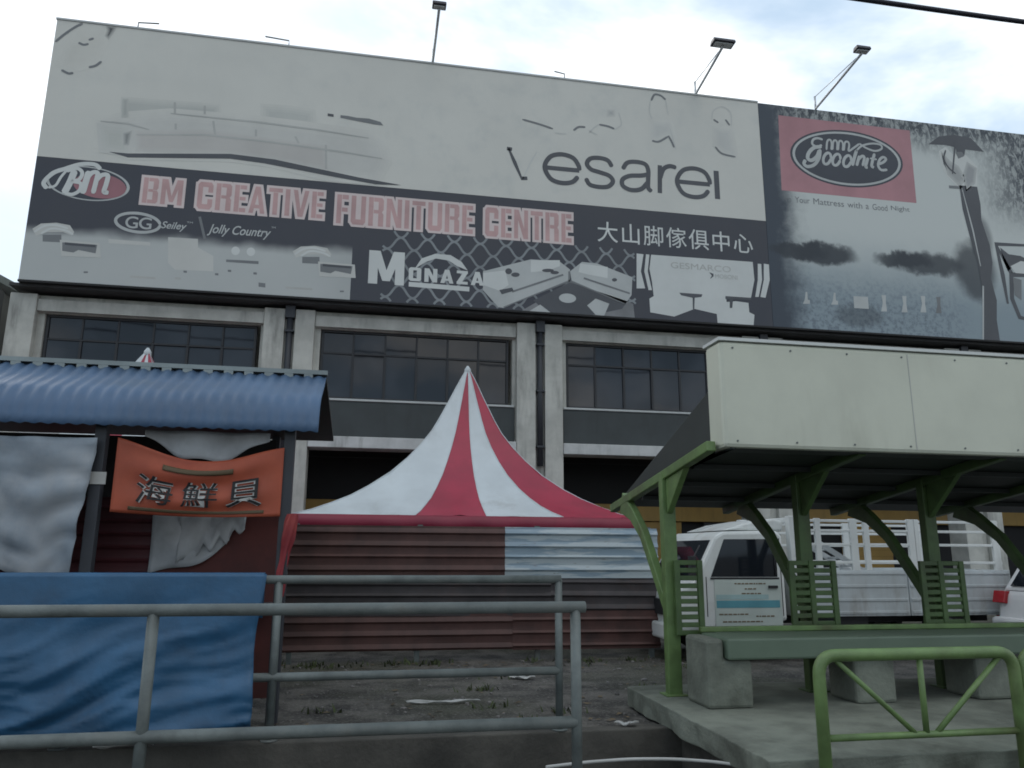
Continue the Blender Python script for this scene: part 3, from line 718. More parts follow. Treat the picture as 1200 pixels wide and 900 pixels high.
# printed figure with umbrella
art('figure_print', [(1088,169),(1100,160),(1118,158),(1138,162),(1153,178),(1130,175),(1108,170)], M['grey4'], b3, 2)
art('figure_print', [(1100,177),(1108,172),(1116,181),(1122,179),(1132,182),(1145,195),(1145,218),(1134,222),(1122,219),(1110,207),(1102,192)], mat('pale_figure_print', (.585,.60,.575), .55, .05, .8), b3, 2)
art('figure_print', [(1121,174),(1128,175),(1130,183),(1123,186),(1120,180)], M['grey3'], b3, 3)
soft('figure_print', [(1104,180),(1112,190),(1122,196),(1130,210),(1124,216),(1112,204)], (.36,.37,.36), (.50,.515,.49), b3, 3, .06)
art('figure_print', [(1119,170),(1126,169),(1131,175),(1130,182),(1127,178),(1121,178)], M['grey4'], b3, 4)
strokes('figure_print', [curve([(1108,176),(1106,186),(1111,196),(1120,204)]), curve([(1120,162),(1118,182),(1116,204)])], .05, M['grey4'], b3, 5)
soft('figure_print', [(1134,192),(1143,198),(1141,214),(1133,221),(1130,206)], (.33,.34,.34), (.50,.515,.49), b3, 3, .05)
strokes('figure_print', [[(1104,180),(1107,192),(1114,204),(1122,210)],[(1112,219),(1128,220)],[(1136,204),(1133,216)]], .09, M['grey3'], b3, 3)
art('figure_print', [(1124,217),(1145,219),(1149,240),(1150,258),(1160,288),(1163,308),(1161,326),(1168,352),(1168,375),(1172,401),(1152,400),(1152,345),(1146,310),(1135,272),(1128,245)], M['grey4'], b3, 3)
strokes('figure_print', [[(1127,220),(1140,270),(1149,312)],[(1152,335),(1152,398)]], .05, M['white2'], b3, 4)
# pool-side bench at the right border
strokes('bench_print', [[(1210,288),(1167,286),(1175,322),(1181,356)],[(1168,288),(1185,320),(1186,350),(1195,372),(1212,376)],[(1185,322),(1212,322)]], .14, M['grey4'], b3, 2)
art('bench_print', [(1172,290),(1182,298),(1196,300),(1205,305),(1188,312),(1181,318),(1176,306)], M['grey4'], b3, 2)
art('bench_print', [(1184,312),(1196,306),(1215,309),(1215,322),(1190,320)], M['white'], b3, 3)
art('bench_print', [(1187,325),(1197,328),(1197,352),(1189,346)], M['grey3'], b3, 3)
for k, (x, y) in enumerate(((945,351),(978,352))):
    art('icon_print', [(x-4,y+5),(x-2,y),(x-1,y-9),(x+1,y-9),(x+1.5,y),(x+4,y+1),(x+4,y+5)], M['white2'], b3, 2)
art('icon_print', [(1000,347),(1017,348),(1018,362),(1001,361)], M['white2'], b3, 2)
for x, y in ((1036,357),(1060,358),(1082,358),(1100,359)):
    art('icon_print', [(x-3,y-11),(x+2,y-11),(x+2,y-2),(x+3.5,y+8),(x-3.5,y+8),(x-1.5,y-2)], M['white2'] if x < 1090 else M['grey3'], b3, 2)
bm = BM(); box(bm, XM-.002, XR, YB-.015, YB+.22, ZB0-.05, ZB0-.003); part('edge_trim', bm, M['black'], b3)

# floodlights on arms above the billboards
def floodlight(px, py, L, label, tilt, hood=(.34,.2)):
    p = at(px, py, Y=YB+.06); x, z = p.x, ZB1+.05
    t = thing('floodlight', label, 'floodlight', (x, YB+.06, z), 'floodlights on arms above the billboards')
    y1 = YB+.06-L
    bm = BM(); tube(bm, [(x,YB+.06,z-.05),(x,YB+.06,z+.42)], .03, 8); part('post', bm, M['alu'], t)
    bm = BM(); tube(bm, [(x,YB+.04,z+.03),(x,y1,z+.30)], .035, 8); tube(bm, [(x,YB+.04,z+.40),(x,y1+.25,z+.32)], .014, 6); part('arm', bm, M['alu'], t)
    bm = BM(); a, b = hood
    prism(bm, [(y1-.02-b,z+.36),(y1-.02-b*.7,z+.46),(y1+b*.6,z+.46),(y1+b,z+.34)], 'x', x-a, x+a); part('lamp_head', bm, M['lampbox'], t, bevel=.02)
    bm = BM(); box(bm, x-a*.8, x+a*.8, y1-b*.7, y1+b*.6, z+.325, z+.345); part('lens', bm, M['white2'], t)
    return t
floodlight(507, 74, 1.75, 'floodlight on upright arm above the middle of the pale billboard', 0, (.17,.10))
floodlight(815, 111, 1.75, 'floodlight with broad dark head near the right end of the pale billboard', 0, (.30,.14))
floodlight(956, 129, 2.2, 'floodlight on the long arm above the pink plaque', 0, (.2,.11))
# folded brackets lying along the top edge
for px, py, px2, lab in ((161,32,187,'thin bent bracket on the billboard top above the printed face'),(311,52,338,'thin bent bracket on the billboard top left of the floodlights'),(649,94,662,'small bent bracket between two floodlights on the billboard top')):
    x, x2 = at(px, py, Y=YB).x, at(px2, py+4, Y=YB).x; z = ZB1+.05
    bm = BM(); lo, hi = (x, x2) if px < 200 else (x2, x)
    tube(bm, [(lo,YB+.04,z-.03),(lo,YB+.04,z+.16),(hi,YB-.1,z+.10)], .018, 6)
    tag(part('bracket', bm, M['gal'], loc=(x,YB+.04,z)), lab, 'bracket', 'folded brackets on the billboard top')

# ------------------------------------------------------------------ striped tents
PROF = [(0,1),(.03,.945),(.06,.885),(.095,.81),(.135,.73),(.18,.64),(.23,.55),(.30,.455),(.385,.36),(.48,.27),(.60,.18),(.70,.12),(.80,.072),(.90,.03),(1,0)]
FR = [0,.335,.545,.765,1]
def make_tent(cx, cy, half, ze, zp, label, grp):
    t = thing('striped_tent', label, 'tent', (cx, cy, 0), grp)
    bm = BM()
    def pt(side, u, s, hgt):
        r = half*s + .035
        k = -1 + 2*u
        x, y = k*r, -r
        for _ in range(side): x, y = -y, x
        sag = .05*(1-abs(k))*s*(1-s)*4*.6 + .022*s*noise.noise((x*3.1+side, y*3.1, hgt*2)) + .02*s**3*math.sin(k*19+side)
        return (cx+x+.24*hgt**.7, cy+y, ze+(zp-ze)*hgt - sag)
    for side in range(4):
        for q in range(4):
            us = [FR[q]+(FR[q+1]-FR[q])*i/8 for i in range(9)]
            g = [[bm.verts.new(pt(side,u,s,h)) for s, h in PROF] for u in us]
            for i in range(8):
                for j in range(len(PROF)-1):
                    f = bm.faces.new((g[i][j],g[i+1][j],g[i+1][j+1],g[i][j+1])); f.smooth = True; f.material_index = q % 2
    bmesh.ops.remove_doubles(bm, verts=bm.verts[:], dist=.0005)
    part('canopy', bm, [M['tent_white'], M['tent_red']], t)
    bm = BM()
    for side in range(4):
        for u in FR[:-1]:
            pp = [Vector(pt(side,u,s_,h_)) for s_, h_ in PROF]
            tube(bm, [p+Vector((0,0,.004)) for p in pp], .009, 5)
    part('seam', bm, M['tent_white'], t)
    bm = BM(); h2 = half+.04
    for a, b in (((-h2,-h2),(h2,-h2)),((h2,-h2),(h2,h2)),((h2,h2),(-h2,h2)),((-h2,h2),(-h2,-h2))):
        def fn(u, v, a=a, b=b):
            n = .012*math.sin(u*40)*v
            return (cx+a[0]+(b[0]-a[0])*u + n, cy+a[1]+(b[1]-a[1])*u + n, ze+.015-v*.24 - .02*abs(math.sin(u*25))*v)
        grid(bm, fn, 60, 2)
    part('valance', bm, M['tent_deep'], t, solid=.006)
    bm = BM(); tube(bm, [(cx+.24,cy,zp-.10),(cx+.24,cy,zp+.02),(cx+.24,cy,zp+.09)], [.075,.065,.02], 12); part('peak_cap', bm, M['tent_white'], t)
    for sx in (-1, 1):
        for sy in (-1, 1):
            bm = BM(); tube(bm, [(cx+sx*half,cy+sy*half,0),(cx+sx*half,cy+sy*half,ze-.03)], .035, 8); part('pole', bm, M['alu'], t)
    bm = BM()
    for a in (-1, 1): tube(bm, [(cx+a*half,cy-half,ze-.02),(cx+a*half,cy+half,ze-.02)], .025, 6); tube(bm, [(cx-half,cy+a*half,ze-.02),(cx+half,cy+a*half,ze-.02)], .025, 6)
    part('eave_frame', bm, M['alu'], t)
    return t
E0, E1 = at(342,603,Y=12.5), at(748,603,Y=12.5)
half = (E1.x-E0.x)/2; tcx = (E0.x+E1.x)/2
ZPK = at(548,434,Y=12.5+half).z
tent = make_tent(tcx, 12.5+half, half, E0.z, ZPK, 'large red and white striped peaked tent behind the brown sheet fence', 'striped peaked tents')
P2 = at(173,413,Y=12.5+half)
t2 = dup(tent, shift=(P2.x-tcx-.24, 0, P2.z-ZPK), label='striped tent whose tip alone shows above the blue stall roof')
t2.location.z = 0
for ch in t2.children:
    if ch.name.split('.')[0] in ('canopy','peak_cap'): ch.location.z = P2.z-ZPK
# ------------------------------------------------------------------ corrugated sheet fence
F0, F1 = at(333,781,Z=0), at(768,772,Z=0)
YFN = 11.2; FX0, FX1 = at(335,700,Y=YFN).x, at(772,690,Y=YFN).x
ZF = at(460,616,Y=YFN).z
fen = thing('sheet_fence', 'brown corrugated metal sheet fence in front of the striped tent', 'fence', ((FX0+FX1)/2, YFN, 0))
def corr(bm, xa, xb, za, zb, y, per=.105, amp=.016, sl=0):
    n = int((zb-za)/per*6)
    def fn(u, v):
        z = za+(zb-za)*v
        ph = (z/per) % 1
        a = amp*(1 if ph < .18 else (.2 if ph < .3 else -1*(.3+.5*math.sin(ph*3))))
        return (xa+(xb-xa)*u, y - a + .01*noise.noise((u*3, v*2, xa)), z + sl*u)
    grid(bm, fn, 10, n, smooth=False)
zA, zB_ = at(460,676,Y=YFN).z, .1
xs_ = FX0; sh = 0
xpat = at(590,640,Y=YFN).x
for xa, xb, za, zb, mm, dy in ((FX0, xpat+.02, zA-.02, ZF, 'brown', -.02), (xpat, FX1, zA-.02, ZF-.0, 'patched', -.012),
                              (FX0-.02, .62*FX1, .62, zA+.03, 'brown2', 0), (.6*FX1, FX1-.02, .64, zA+.02, 'brown2', .012),
                              (FX0-.06, .5*FX1, .16, .66, 'brown', .006), (.49*FX1, FX1, .14, .67, 'brown', -.006)):
    bm = BM(); corr(bm, xa, xb, za, zb, YFN+dy, .175, .017, random.uniform(-.02,.02)); part('sheet', bm, M[mm], fen, solid=.003)
for k in range(4):
    x = FX0+.08+(FX1-FX0-.2)*k/3
    bm = BM(); box(bm, x-.035, x+.035, YFN+.04, YFN+.11, 0, ZF+.02); part('post', bm, M['gal'], fen)
bm = BM(); box(bm, FX0, FX1, YFN+.115, YFN+.165, .4, .46); box(bm, FX0, FX1, YFN+.115, YFN+.165, 1.6, 1.66); part('rail', bm, M['gal'], fen)

# ------------------------------------------------------------------ stall at left
SX0, SX1 = -6.2, at(375,470,Y=7.35).x
stl = thing('market_stall', 'closed market stall with a blue metal roof and maroon boards', 'stall', (-3.2, 8.4, 0))
zr0, zr1 = at(375,506,Y=7.32).z, at(375,440,Y=8.1).z
prof = []
for k in range(9):
    a = RAD(10+ 58*k/8)
    prof.append((7.36+.42*(1-math.cos(a))*1.0, zr0+.02+ .42*math.sin(a)))
prof = [(7.33, zr0)] + prof
y_, z_ = prof[-1]
prof += [(y_+.3, z_+.15), (8.15, zr1)]
bm = BM()
nx = 220; rows = []
for i in range(nx+1):
    x = SX0+(SX1-SX0)*i/nx
    ph = (x/.115) % 1
    off = .011*(math.sin(2*math.pi*ph))
    rows.append([bm.verts.new((x, y-off*.8, z+off*.6)) for y, z in prof])
for a, b in zip(rows, rows[1:]):
    for j in range(len(prof)-1):
        f = bm.faces.new((a[j],b[j],b[j+1],a[j+1])); f.smooth = True
roof = part('roof', bm, M['blue_roof'], stl, solid=.004)
bm = BM(); box(bm, SX0, SX1+.01, 8.12, 8.2, zr1+.015, zr1+.06)
for k in range(30):
    x = SX0+.1+k*.2
    if x < SX1-.1: box(bm, x, x+.09, 8.12, 8.2, zr1-.03, zr1+.013)
part('ridge_trim', bm, M['ridge'], roof)
bm = BM(); prism(bm, [(8.2,zr1-.03),(10.6,zr1-.35),(10.6,zr1-.30),(8.2,zr1+.02)], 'x', SX0, SX1); part('rear_roof', bm, M['roof_dark'], stl)
nx_post = at(114,560,Y=7.5).x
PXR = at(337,560,Y=7.5).x
for x, y, top in ((PXR,7.5,zr0+.16),(nx_post,7.5,zr0+.16),(-5.6,7.5,zr0+.16),(at(318,600,Y=10.4).x,10.4,zr1-.34),(-5.6,10.4,zr1-.34)):
    bm = BM(); box(bm, x-.05, x+.05, y-.05, y+.05, 0, top); part('post', bm, M['pipe'], stl, bevel=.008)
bm = BM(); box(bm, SX0+.1, SX1-.1, 7.47, 7.53, zr0+.165, zr0+.24); part('beam', bm, M['pipe'], stl)
bm = BM(); corr(bm, -6.0, at(178,640,Y=8.2).x, .1, 2.0, 8.2, .125, .014); part('wall_panel', bm, M['maroon'], stl, solid=.004)
bm = BM(); box(bm, at(174,640,Y=8.2).x, at(326,640,Y=8.2).x, 8.22, 8.26, .1, 2.05); part('wall_panel', bm, M['maroon2'], stl)
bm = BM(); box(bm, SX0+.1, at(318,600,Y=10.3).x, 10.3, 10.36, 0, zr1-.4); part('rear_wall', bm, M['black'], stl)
bm = BM(); box(bm, -6.0, at(322,640,Y=8).x, 7.9, 8.18, .95, 1.0); part('counter', bm, M['brown2'], stl, bevel=.01)
nx0, nz0 = at(104,567,Y=7.42).x, at(104,567,Y=7.42).z
bm = BM(); box(bm, nx0, nx0+.13, 7.435, 7.445, nz0, nz0+.11); tag(part('notice', bm, M['litter'], loc=(nx0,7.44,nz0)), 'small blank white notice on the stall post left of the orange banner', 'notice')
# paper and cloth on the boards
wx0, wx1 = at(176,640,Y=8.17).x, at(268,640,Y=8.17).x; wz0, wz1 = at(200,672,Y=8.17).z, at(200,600,Y=8.17).z
bm = BM()
grid(bm, lambda u, v: (wx0+(wx1-wx0)*u, 8.17+.02*math.sin(u*9+v*4), wz0+(wz1-wz0)*v + (.30*u*u*(1-v)) + .03*math.sin(u*7)*(1-v)), 20, 10)
grid(bm, lambda u, v: (wx0+(wx1-wx0)*(.35+.85*u), 8.15+.02*math.sin(u*13+v*5), wz1-.02-(.14+.34*(1-u)+.10*noise.noise((u*9,1,2)))*v), 26, 8)
tag(part('hanging_sheet', bm, M['cloth'], loc=(wx0,8.17,wz1), solid=.004), 'crumpled white sheet hanging on the dark red board below the banner', 'sheet')
# grey tarpaulin hanging at the far left
gx1 = at(106,600,Y=7.4).x; gz1, gz0 = at(60,512,Y=7.4).z, at(60,690,Y=7.4).z
bm = BM()
def gt(u, v):
    z = gz0+(gz1-gz0)*v
    low = .36*(1-v)*max(0, 1-abs(u-.72)/.18) - .14*(1-v)*u*0
    return (-5.6+(gx1+5.6)*u - .12*(1-v)*u, 7.36 + .05*math.sin(u*22+v*3)*(1-v*.6) + .10*(1-abs(noise.noise((u*9+v*2,v*3.5-u*3,0)))*2)*.6, z + low + .10*noise.noise((u*4,v*2,3)) + (.16*noise.noise((u*14,0,7)))*(1-v)**3)
grid(bm, gt, 90, 24)
tag(part('tarpaulin', bm, M['tarp_grey'], loc=(gx1,7.36,gz1), solid=.005), 'faded grey tarpaulin hanging under the blue stall roof', 'tarpaulin')
# white bundle cloth above the banner
cx0, cx1 = at(168,520,Y=7.56).x, at(316,520,Y=7.56).x; cz = at(240,508,Y=7.56).z
bm = BM()
grid(bm, lambda u, v: (cx0+(cx1-cx0)*u, 7.58+.03*math.sin(u*12), cz+.02 - v*(.06+.22*math.sin(math.pi*u)) + .02*math.sin(u*17)*v), 30, 6)
tag(part('awning_cloth', bm, M['cloth'], loc=(cx0,7.58,cz), solid=.004), 'sagging white cloth behind the top edge of the orange banner', 'cloth')
# red cloth tied round the right-hand post
cpx = at(333,640,Y=7.42).x; cz1, cz0 = at(333,602,Y=7.42).z, at(333,694,Y=7.42).z
bm = BM()
def cur(u, v):
    a = u*2*math.pi
    r = .040 + .022*math.sin(math.pi*min(1, v*1.9+.12))*(1-v*.35) + .012*math.sin(a*6+v*5) + .02*noise.noise((u*5,v*4,1))
    return (cpx + .05*(1-v)**2 - .02*v + r*math.cos(a), 7.47 + r*math.sin(a)*.95, cz1+(cz0-cz1)*v + .04*math.sin(a*2)*v)
grid(bm, cur, 32, 18)
tag(part('tied_cloth', bm, mat('tied_red_cloth', (.24,.022,.03), .65, .2, 4, (.36,.085,.045), .8, 2), loc=(cpx,7.47,cz1)), 'bundled red cloth tied round the stall post right of the orange banner', 'cloth')
# orange banner with black and white characters
bx0, bx1 = at(133,560,Y=7.42).x, at(331,560,Y=7.42).x
bzt, bzb = at(150,513,Y=7.42).z, at(150,600,Y=7.42).z
ban = thing('hanging_banner', 'orange banner with three bold characters hung across the stall front', 'banner', ((bx0+bx1)/2, 7.42, bzt))
def bsurf(u, v):
    top = bzt - .17*math.sin(math.pi*u)**1.3 - .05*u
    bot = bzb - .025*math.sin(math.pi*u) - .02*u
    return (bx0+(bx1-bx0)*u, 7.42 + .022*math.sin(v*13+u*3)*math.sin(math.pi*u) + .01*math.sin(u*21), top+(bot-top)*v)
bm = BM(); grid(bm, bsurf, 48, 20); part('cloth', bm, M['orange'], ban, solid=.003)
for k, ch in enumerate('海鮮貝'):
    for (mm, off, yy) in (('litter', .022, .030), ('black', 0, .034)):
        me = text_mesh(ch, off); xs = [v.co.x for v in me.vertices]; ys = [v.co.y for v in me.vertices]
        bm = BM(); bm.from_mesh(me); bpy.data.meshes.remove(me)
        u0, u1 = .14+.265*k, .14+.265*k+.215
        for v in bm.verts:
            uu = u0+(u1-u0)*(v.co.x-min(xs))/(max(xs)-min(xs)); vv = .84-.44*(v.co.y-min(ys))/(max(ys)-min(ys))
            p = bsurf(uu, vv); v.co = (p[0], p[1]-yy, p[2])
        part('lettering', bm, M[mm], ban, norm=False)
for za, zb, mm in ((.18,.27,'olive'), (.90,.95,'olive')):
    bm = BM(); grid(bm, lambda u, v: (lambda p: (p[0], p[1]-.010, p[2]))(bsurf(.28+u*.42 if za < .5 else .1+u*.8, za+(zb-za)*v)), 24, 3); part('printed_band', bm, M[mm], ban, solid=.002)

# ------------------------------------------------------------------ railings
def pipe_rail(name, label, grp, Y, pts_top, zs, posts, r, feet=0):
    t = thing(name, label, 'railing', (posts[-1], Y, 0), grp)
    for z, x0, x1 in zs:
        bm = BM(); tube(bm, [(x0,Y,z),(x1,Y,z)], r, 14); part('rail', bm, M['gal'], t)
    for x in posts:
        bm = BM(); tube(bm, [(x,Y+.002,feet),(x,Y+.002,zs[0][0])], r*.92, 12); tube(bm, [(x,Y+.002,feet),(x,Y+.002,feet+.012)], r*2, 12); part('post', bm, M['gal'], t)
    return t
YN, YR = 4.82, 6.76
zt, zb = at(340,714,Y=YN).z, at(340,858,Y=YN).z
xe = at(680,711,Y=YN).x; xp = at(675,780,Y=YN).x; xq = at(174,780,Y=YN).x
pipe_rail('guard_rail', 'near grey galvanised pipe railing along the open roadside drain', 'grey pipe railings by the drain', YN, None,
          [(zt,-9,xe+.03),(zb,-9,xp)], [-7.5, -4.35, xq, xp], .035)
zt2, zb2 = at(480,679,Y=YR).z, at(480,790,Y=YR).z
xf = at(655,760,Y=YR).x; xg = at(322,760,Y=YR).x
pipe_rail('guard_rail', 'far grey pipe railing on the back edge of the drain', 'grey pipe railings by the drain', YR, None,
          [(zt2,-6,xf+.02),(zb2,-6,xf)], [-5.8, -2.2, xg, xf], .035, feet=.03)
# blue tarpaulin over the far railing
tx1 = at(302,780,Y=YR-.06).x
bm = BM()
def tp(u, v):
    x = -5.7+(tx1+5.7)*u
    z = zt2+.045 - v*(zt2-.05)
    s = z-.30*x; q = x+.3*z
    rg = lambda n_: 1-abs(n_)*2
    s += .16*noise.noise((x*1.4, z*1.4, 3.3))
    f1 = rg(noise.noise((q*.8, s*4.3, 2.0))); f2 = rg(noise.noise((q*1.3+7, s*9.5, 4.0)))**3
    lowm = max(.15, min(1, .35+1.3*(v-.35)))
    d = -(.10*f1+.05*f2)*lowm*min(1, v*2.2)*(.55+.45*noise.noise((x*.9,z*1.2,9))) + .03*math.sin((x*2.2+z*5.0))*v + .035*math.sin(x*5-z*9)*v*v + .03*noise.noise((x*1.3,z*2.5,0))*v + .05*noise.noise((x*.8+z*1.1,z*3.4-x*1.1,5))*min(1, v*2)
    return (x + .02*math.sin(z*6)*u - .03*v*u, YR-.055-.10*v+d, z)
grid(bm, tp, 120, 50)
grid(bm, lambda u, v: (-5.7+(tx1+5.7)*u, YR-.055+.11*v, zt2+.045+.012*math.sin(v*math.pi)), 40, 4)
grid(bm, lambda u, v: (-5.7+(tx1+5.7)*u, YR+.055+.02*math.sin(u*30)*v, zt2+.045-.35*v), 60, 6)
tag(part('tarpaulin', bm, M['tarp'], loc=(tx1,YR,zt2), solid=.004), 'creased blue tarpaulin draped over the far grey railing', 'tarpaulin')

# green railing in front of the shelter
YG = 4.80
gx0, gx1 = at(962,820,Y=YG).x, at(1193,820,Y=YG).x
gz, gm = at(1075,766,Y=YG).z, at(1075,861,Y=YG).z
def green_rail(label):
    t = thing('pedestrian_railing', label, 'railing', ((gx0+gx1)/2, YG, 0), 'green railings before the shelter')
    bm = BM(); tube(bm, fillet([(gx0,YG,0),(gx0,YG,gz),(gx1,YG,gz),(gx1,YG,0)], .13, 8), .040, 14); part('hoop', bm, M['green_lt'], t)
    bm = BM(); tube(bm, [(gx0,YG,gm),(gx1,YG,gm)], .022, 10); part('rail', bm, M['green_lt'], t)
    cxm = (gx0+gx1)/2+.01
    bm = BM(); tube(bm, [(cxm,YG,gm),(cxm,YG,gz)], .02, 10); part('upright', bm, M['green_lt'], t)
    for s in (-1, 1):
        bm = BM(); tube(bm, [(cxm+s*.07,YG+.002,gm),(cxm+s*.07+s*(gx1-gx0)*.38,YG+.002,gz-.02)], .018, 10); part('brace', bm, M['green_lt'], t)
    for x in (gx0, gx1):
        bm = BM(); tube(bm, [(x,YG,0),(x,YG,.015)], .075, 12); part('foot_plate', bm, M['green'], t)
    return t
gr = green_rail('light green tubular railing with V braces in front of the shelter bench')
dup(gr, shift=(gx1-gx0+.075,0,0), label='light green tubular railing cut off by the right photo edge')

# ------------------------------------------------------------------ bus shelter
YFA, YP = 6.0, 7.2
fx0 = at(846,460,Y=YFA).x; fz1, fz0 = at(1000,408,Y=YFA).z, at(1000,529,Y=YFA).z
shx1 = fx0+6.6
sh = thing('bus_shelter', 'green roadside bus shelter with a wide blank cream fascia board', 'bus shelter', (fx0, YP, .2))
bm = BM(); box(bm, fx0, shx1, YFA, YFA+.30, fz0, fz1); part('fascia_board', bm, M['cream'], sh, bevel=.035)
bm = BM()
for k in range(1, 4): box(bm, fx0+k*1.83-.004, fx0+k*1.83+.004, YFA-.003, YFA+.01, fz0+.03, fz1-.03)
part('panel_joint', bm, M['grey2'], sh)
bm = BM()
for k in range(12):
    for z in (fz0+.06, fz1-.06): tube(bm, [(fx0+.12+k*.55,YFA-.006,z),(fx0+.12+k*.55,YFA+.01,z)], .009, 8)
part('rivet', bm, M['gal'], sh)
bm = BM(); box(bm, fx0-.012, shx1+.01, YFA-.012, YFA+.31, fz1+.002, fz1+.03); part('fascia_trim', bm, M['white'], sh)
yb_ = 8.9; zrb = at(950,597,Y=yb_).z
def rz(y): return fz0+.05 + (zrb-fz0-.05)*(y-YFA-.3)/(yb_-YFA-.3)
bm = BM()
prism(bm, [(YFA+.02,fz0-.004),(YFA+.3,rz(YFA+.3)),(yb_,zrb),(yb_,zrb+.10),(YFA+.302,rz(YFA+.3)+.55),(YFA+.302,fz0-.002)], 'x', fx0+.06, shx1-.05)
part('roof', bm, M['roof_dark'], sh, bevel=.01)
PX = [at(786,700,Y=YP).x, at(946,700,Y=YP).x, at(1097,700,Y=YP).x]
PX.append(PX[2]+(PX[2]-PX[1])*1.0); PX.append(PX[3]+(PX[2]-PX[1]))
for i, x in enumerate(PX):
    mm = M['green_lt'] if i == 0 else M['green']  # frames after the first get darker green: shelter shade put into the colour
    bm = BM(); box(bm, x-.066, x+.066, YP-.05, YP+.05, .2, rz(YP)-.02); box(bm, x-.11, x+.11, YP-.1, YP+.1, .2, .215); part('post', bm, mm, sh, bevel=.012)
    bm = BM()
    arc = [Vector((YP+.03,.98)), Vector((YP+.28,1.28)), Vector((YP+.62,1.68)), Vector((YP+.92,1.90)), Vector((YP+1.25,rz(YP+1.25)-.05))]
    th = [.05,.05,.055,.07,.12]; up_, lo_ = [], []
    for k in range(5):
        d = (arc[min(k+1,4)]-arc[max(k-1,0)]).normalized(); n_ = Vector((-d.y,d.x))
        up_.append(tuple(arc[k]+n_*th[k])); lo_.append(tuple(arc[k]-n_*th[k]))
    prism(bm, up_+lo_[::-1], 'x', x-.055, x+.025); part('strut', bm, mm, sh, bevel=.01)
    bm = BM(); prism(bm, [(YP-.06,rz(YP)-.42),(YP-.06,rz(YP)-.06),(YP-.55,rz(YP-.55)-.06)], 'x', x-.03, x+.03); part('gusset', bm, mm, sh, bevel=.006)
    bm = BM(); bar(bm, (x-.015,YFA+.12,rz(YFA+.12)-.05), (x-.015,yb_-.05,rz(yb_-.05)-.04), .085, .09); part('roof_beam', bm, mm, sh, bevel=.01)
bm = BM()
for y in (6.9, 7.6, 8.3): box(bm, fx0+.1, shx1-.1, y-.03, y+.03, rz(y)-.05, rz(y)-.004)
part('purlin', bm, M['roof_dark'], sh)
zp0, zp1 = at(950,742,Y=YP-.08).z, at(950,657,Y=YP-.08).z
for i, x in enumerate(PX):
    xa, xb = (x+.03, x+.26) if i == 0 else (x-.21, x+.24)
    bm = BM(); yy = YP-.10
    cols = [xa, xb] if i == 0 else [xa, x+.0, xb]
    for c in cols: box(bm, c-.028, c+.028, yy-.02, yy+.02, zp0, zp1)
    n = 9
    for k in range(n+1):
        z = zp0+(zp1-zp0-.045)*k/n
        for a, b in zip(cols, cols[1:]): box(bm, a+.028, b-.028, yy-.012, yy+.012, z, z+.045)
    part('slatted_panel', bm, M['green'], sh, bevel=.006)

# bench
ZST = at(1000,746,Y=6.45).z; ZSB = at(1000,771,Y=6.45).z
bx = at(853,758,Y=6.45).x
ben = thing('bench', 'long grey green bench on concrete blocks inside the shelter', 'bench', (bx, 6.75, .2))
bm = BM(); box(bm, bx, shx1-.2, 6.45, 7.0, ZSB, ZST); part('seat', bm, M['green_seat'], ben, bevel=.02)
bm = BM(); box(bm, bx-.01, shx1-.2, 6.96, 7.02, ZST+.002, ZST+.05); part('seat_lip', bm, M['green_lt'], ben, bevel=.01)
lx = [at(826,790,Y=6.55).x]
for px in (1000, 1142): lx.append(at(px,790,Y=6.55).x)
lx.append(lx[-1]+1.2); lx.append(lx[-1]+1.2)
for x in lx:
    bm = BM()
    if x == lx[0]: prism(bm, [(x,.2),(x+.42,.2),(x+.42,ZSB-.002),(bx-.012,ZSB-.002),(bx-.012,ZST-.01),(x,ZST-.01)], 'y', 6.50, 6.96)
    else: box(bm, x, x+.40, 6.52, 6.95, .2, ZSB-.002)
    part('leg', bm, M['conc'], ben, bevel=.03)

# ------------------------------------------------------------------ lorry
TY0, TY1 = 10.5, 12.2
X0 = at(812,720,Y=TY0).x-.05
WB = at(815,690,Y=TY0).x
X0 = WB-.30
tr = thing('cargo_truck', 'white light lorry with white stake rails parked behind the shelter', 'truck', (X0+2.7, 11.35, 0))
zr = at(870,623,Y=TY0).z
zw0, zw1 = at(870,676,Y=TY0).z, at(870,632,Y=TY0).z
XA, XC = at(840,628,Y=TY0).x, at(919,660,Y=TY0).x
bm = BM()
cabp = [(X0,.42),(X0-.02,.90),(X0+.05,1.0),(WB-.03,zw0-.10),(XA-.03,zr-.07),(XA+.10,zr),(XC-.08,zr+.02),(XC,zr-.05),(XC,.55),(WB+1.0,.55),(WB+.9,.78),(WB+.40,.78),(WB+.30,.45)]
prism(bm, cabp, 'y', TY0, TY1); cab = part('cab', bm, M['truck'], tr, bevel=.045)
# windscreen
def wsp(t, off):
    a, b = Vector((WB-.03,zw0-.10)), Vector((XA-.03,zr-.07)); d = (b-a).normalized(); n = Vector((-d.y, d.x))
    p = a+(b-a)*t + n*off
    return p
bm = BM(); q = [wsp(.10,.008), wsp(.92,.008), wsp(.92,-.01), wsp(.10,-.01)]
prism(bm, [tuple(p) for p in q], 'y', TY0+.10, TY1-.10); part('windscreen', bm, M['glass'], cab, bevel=.004)
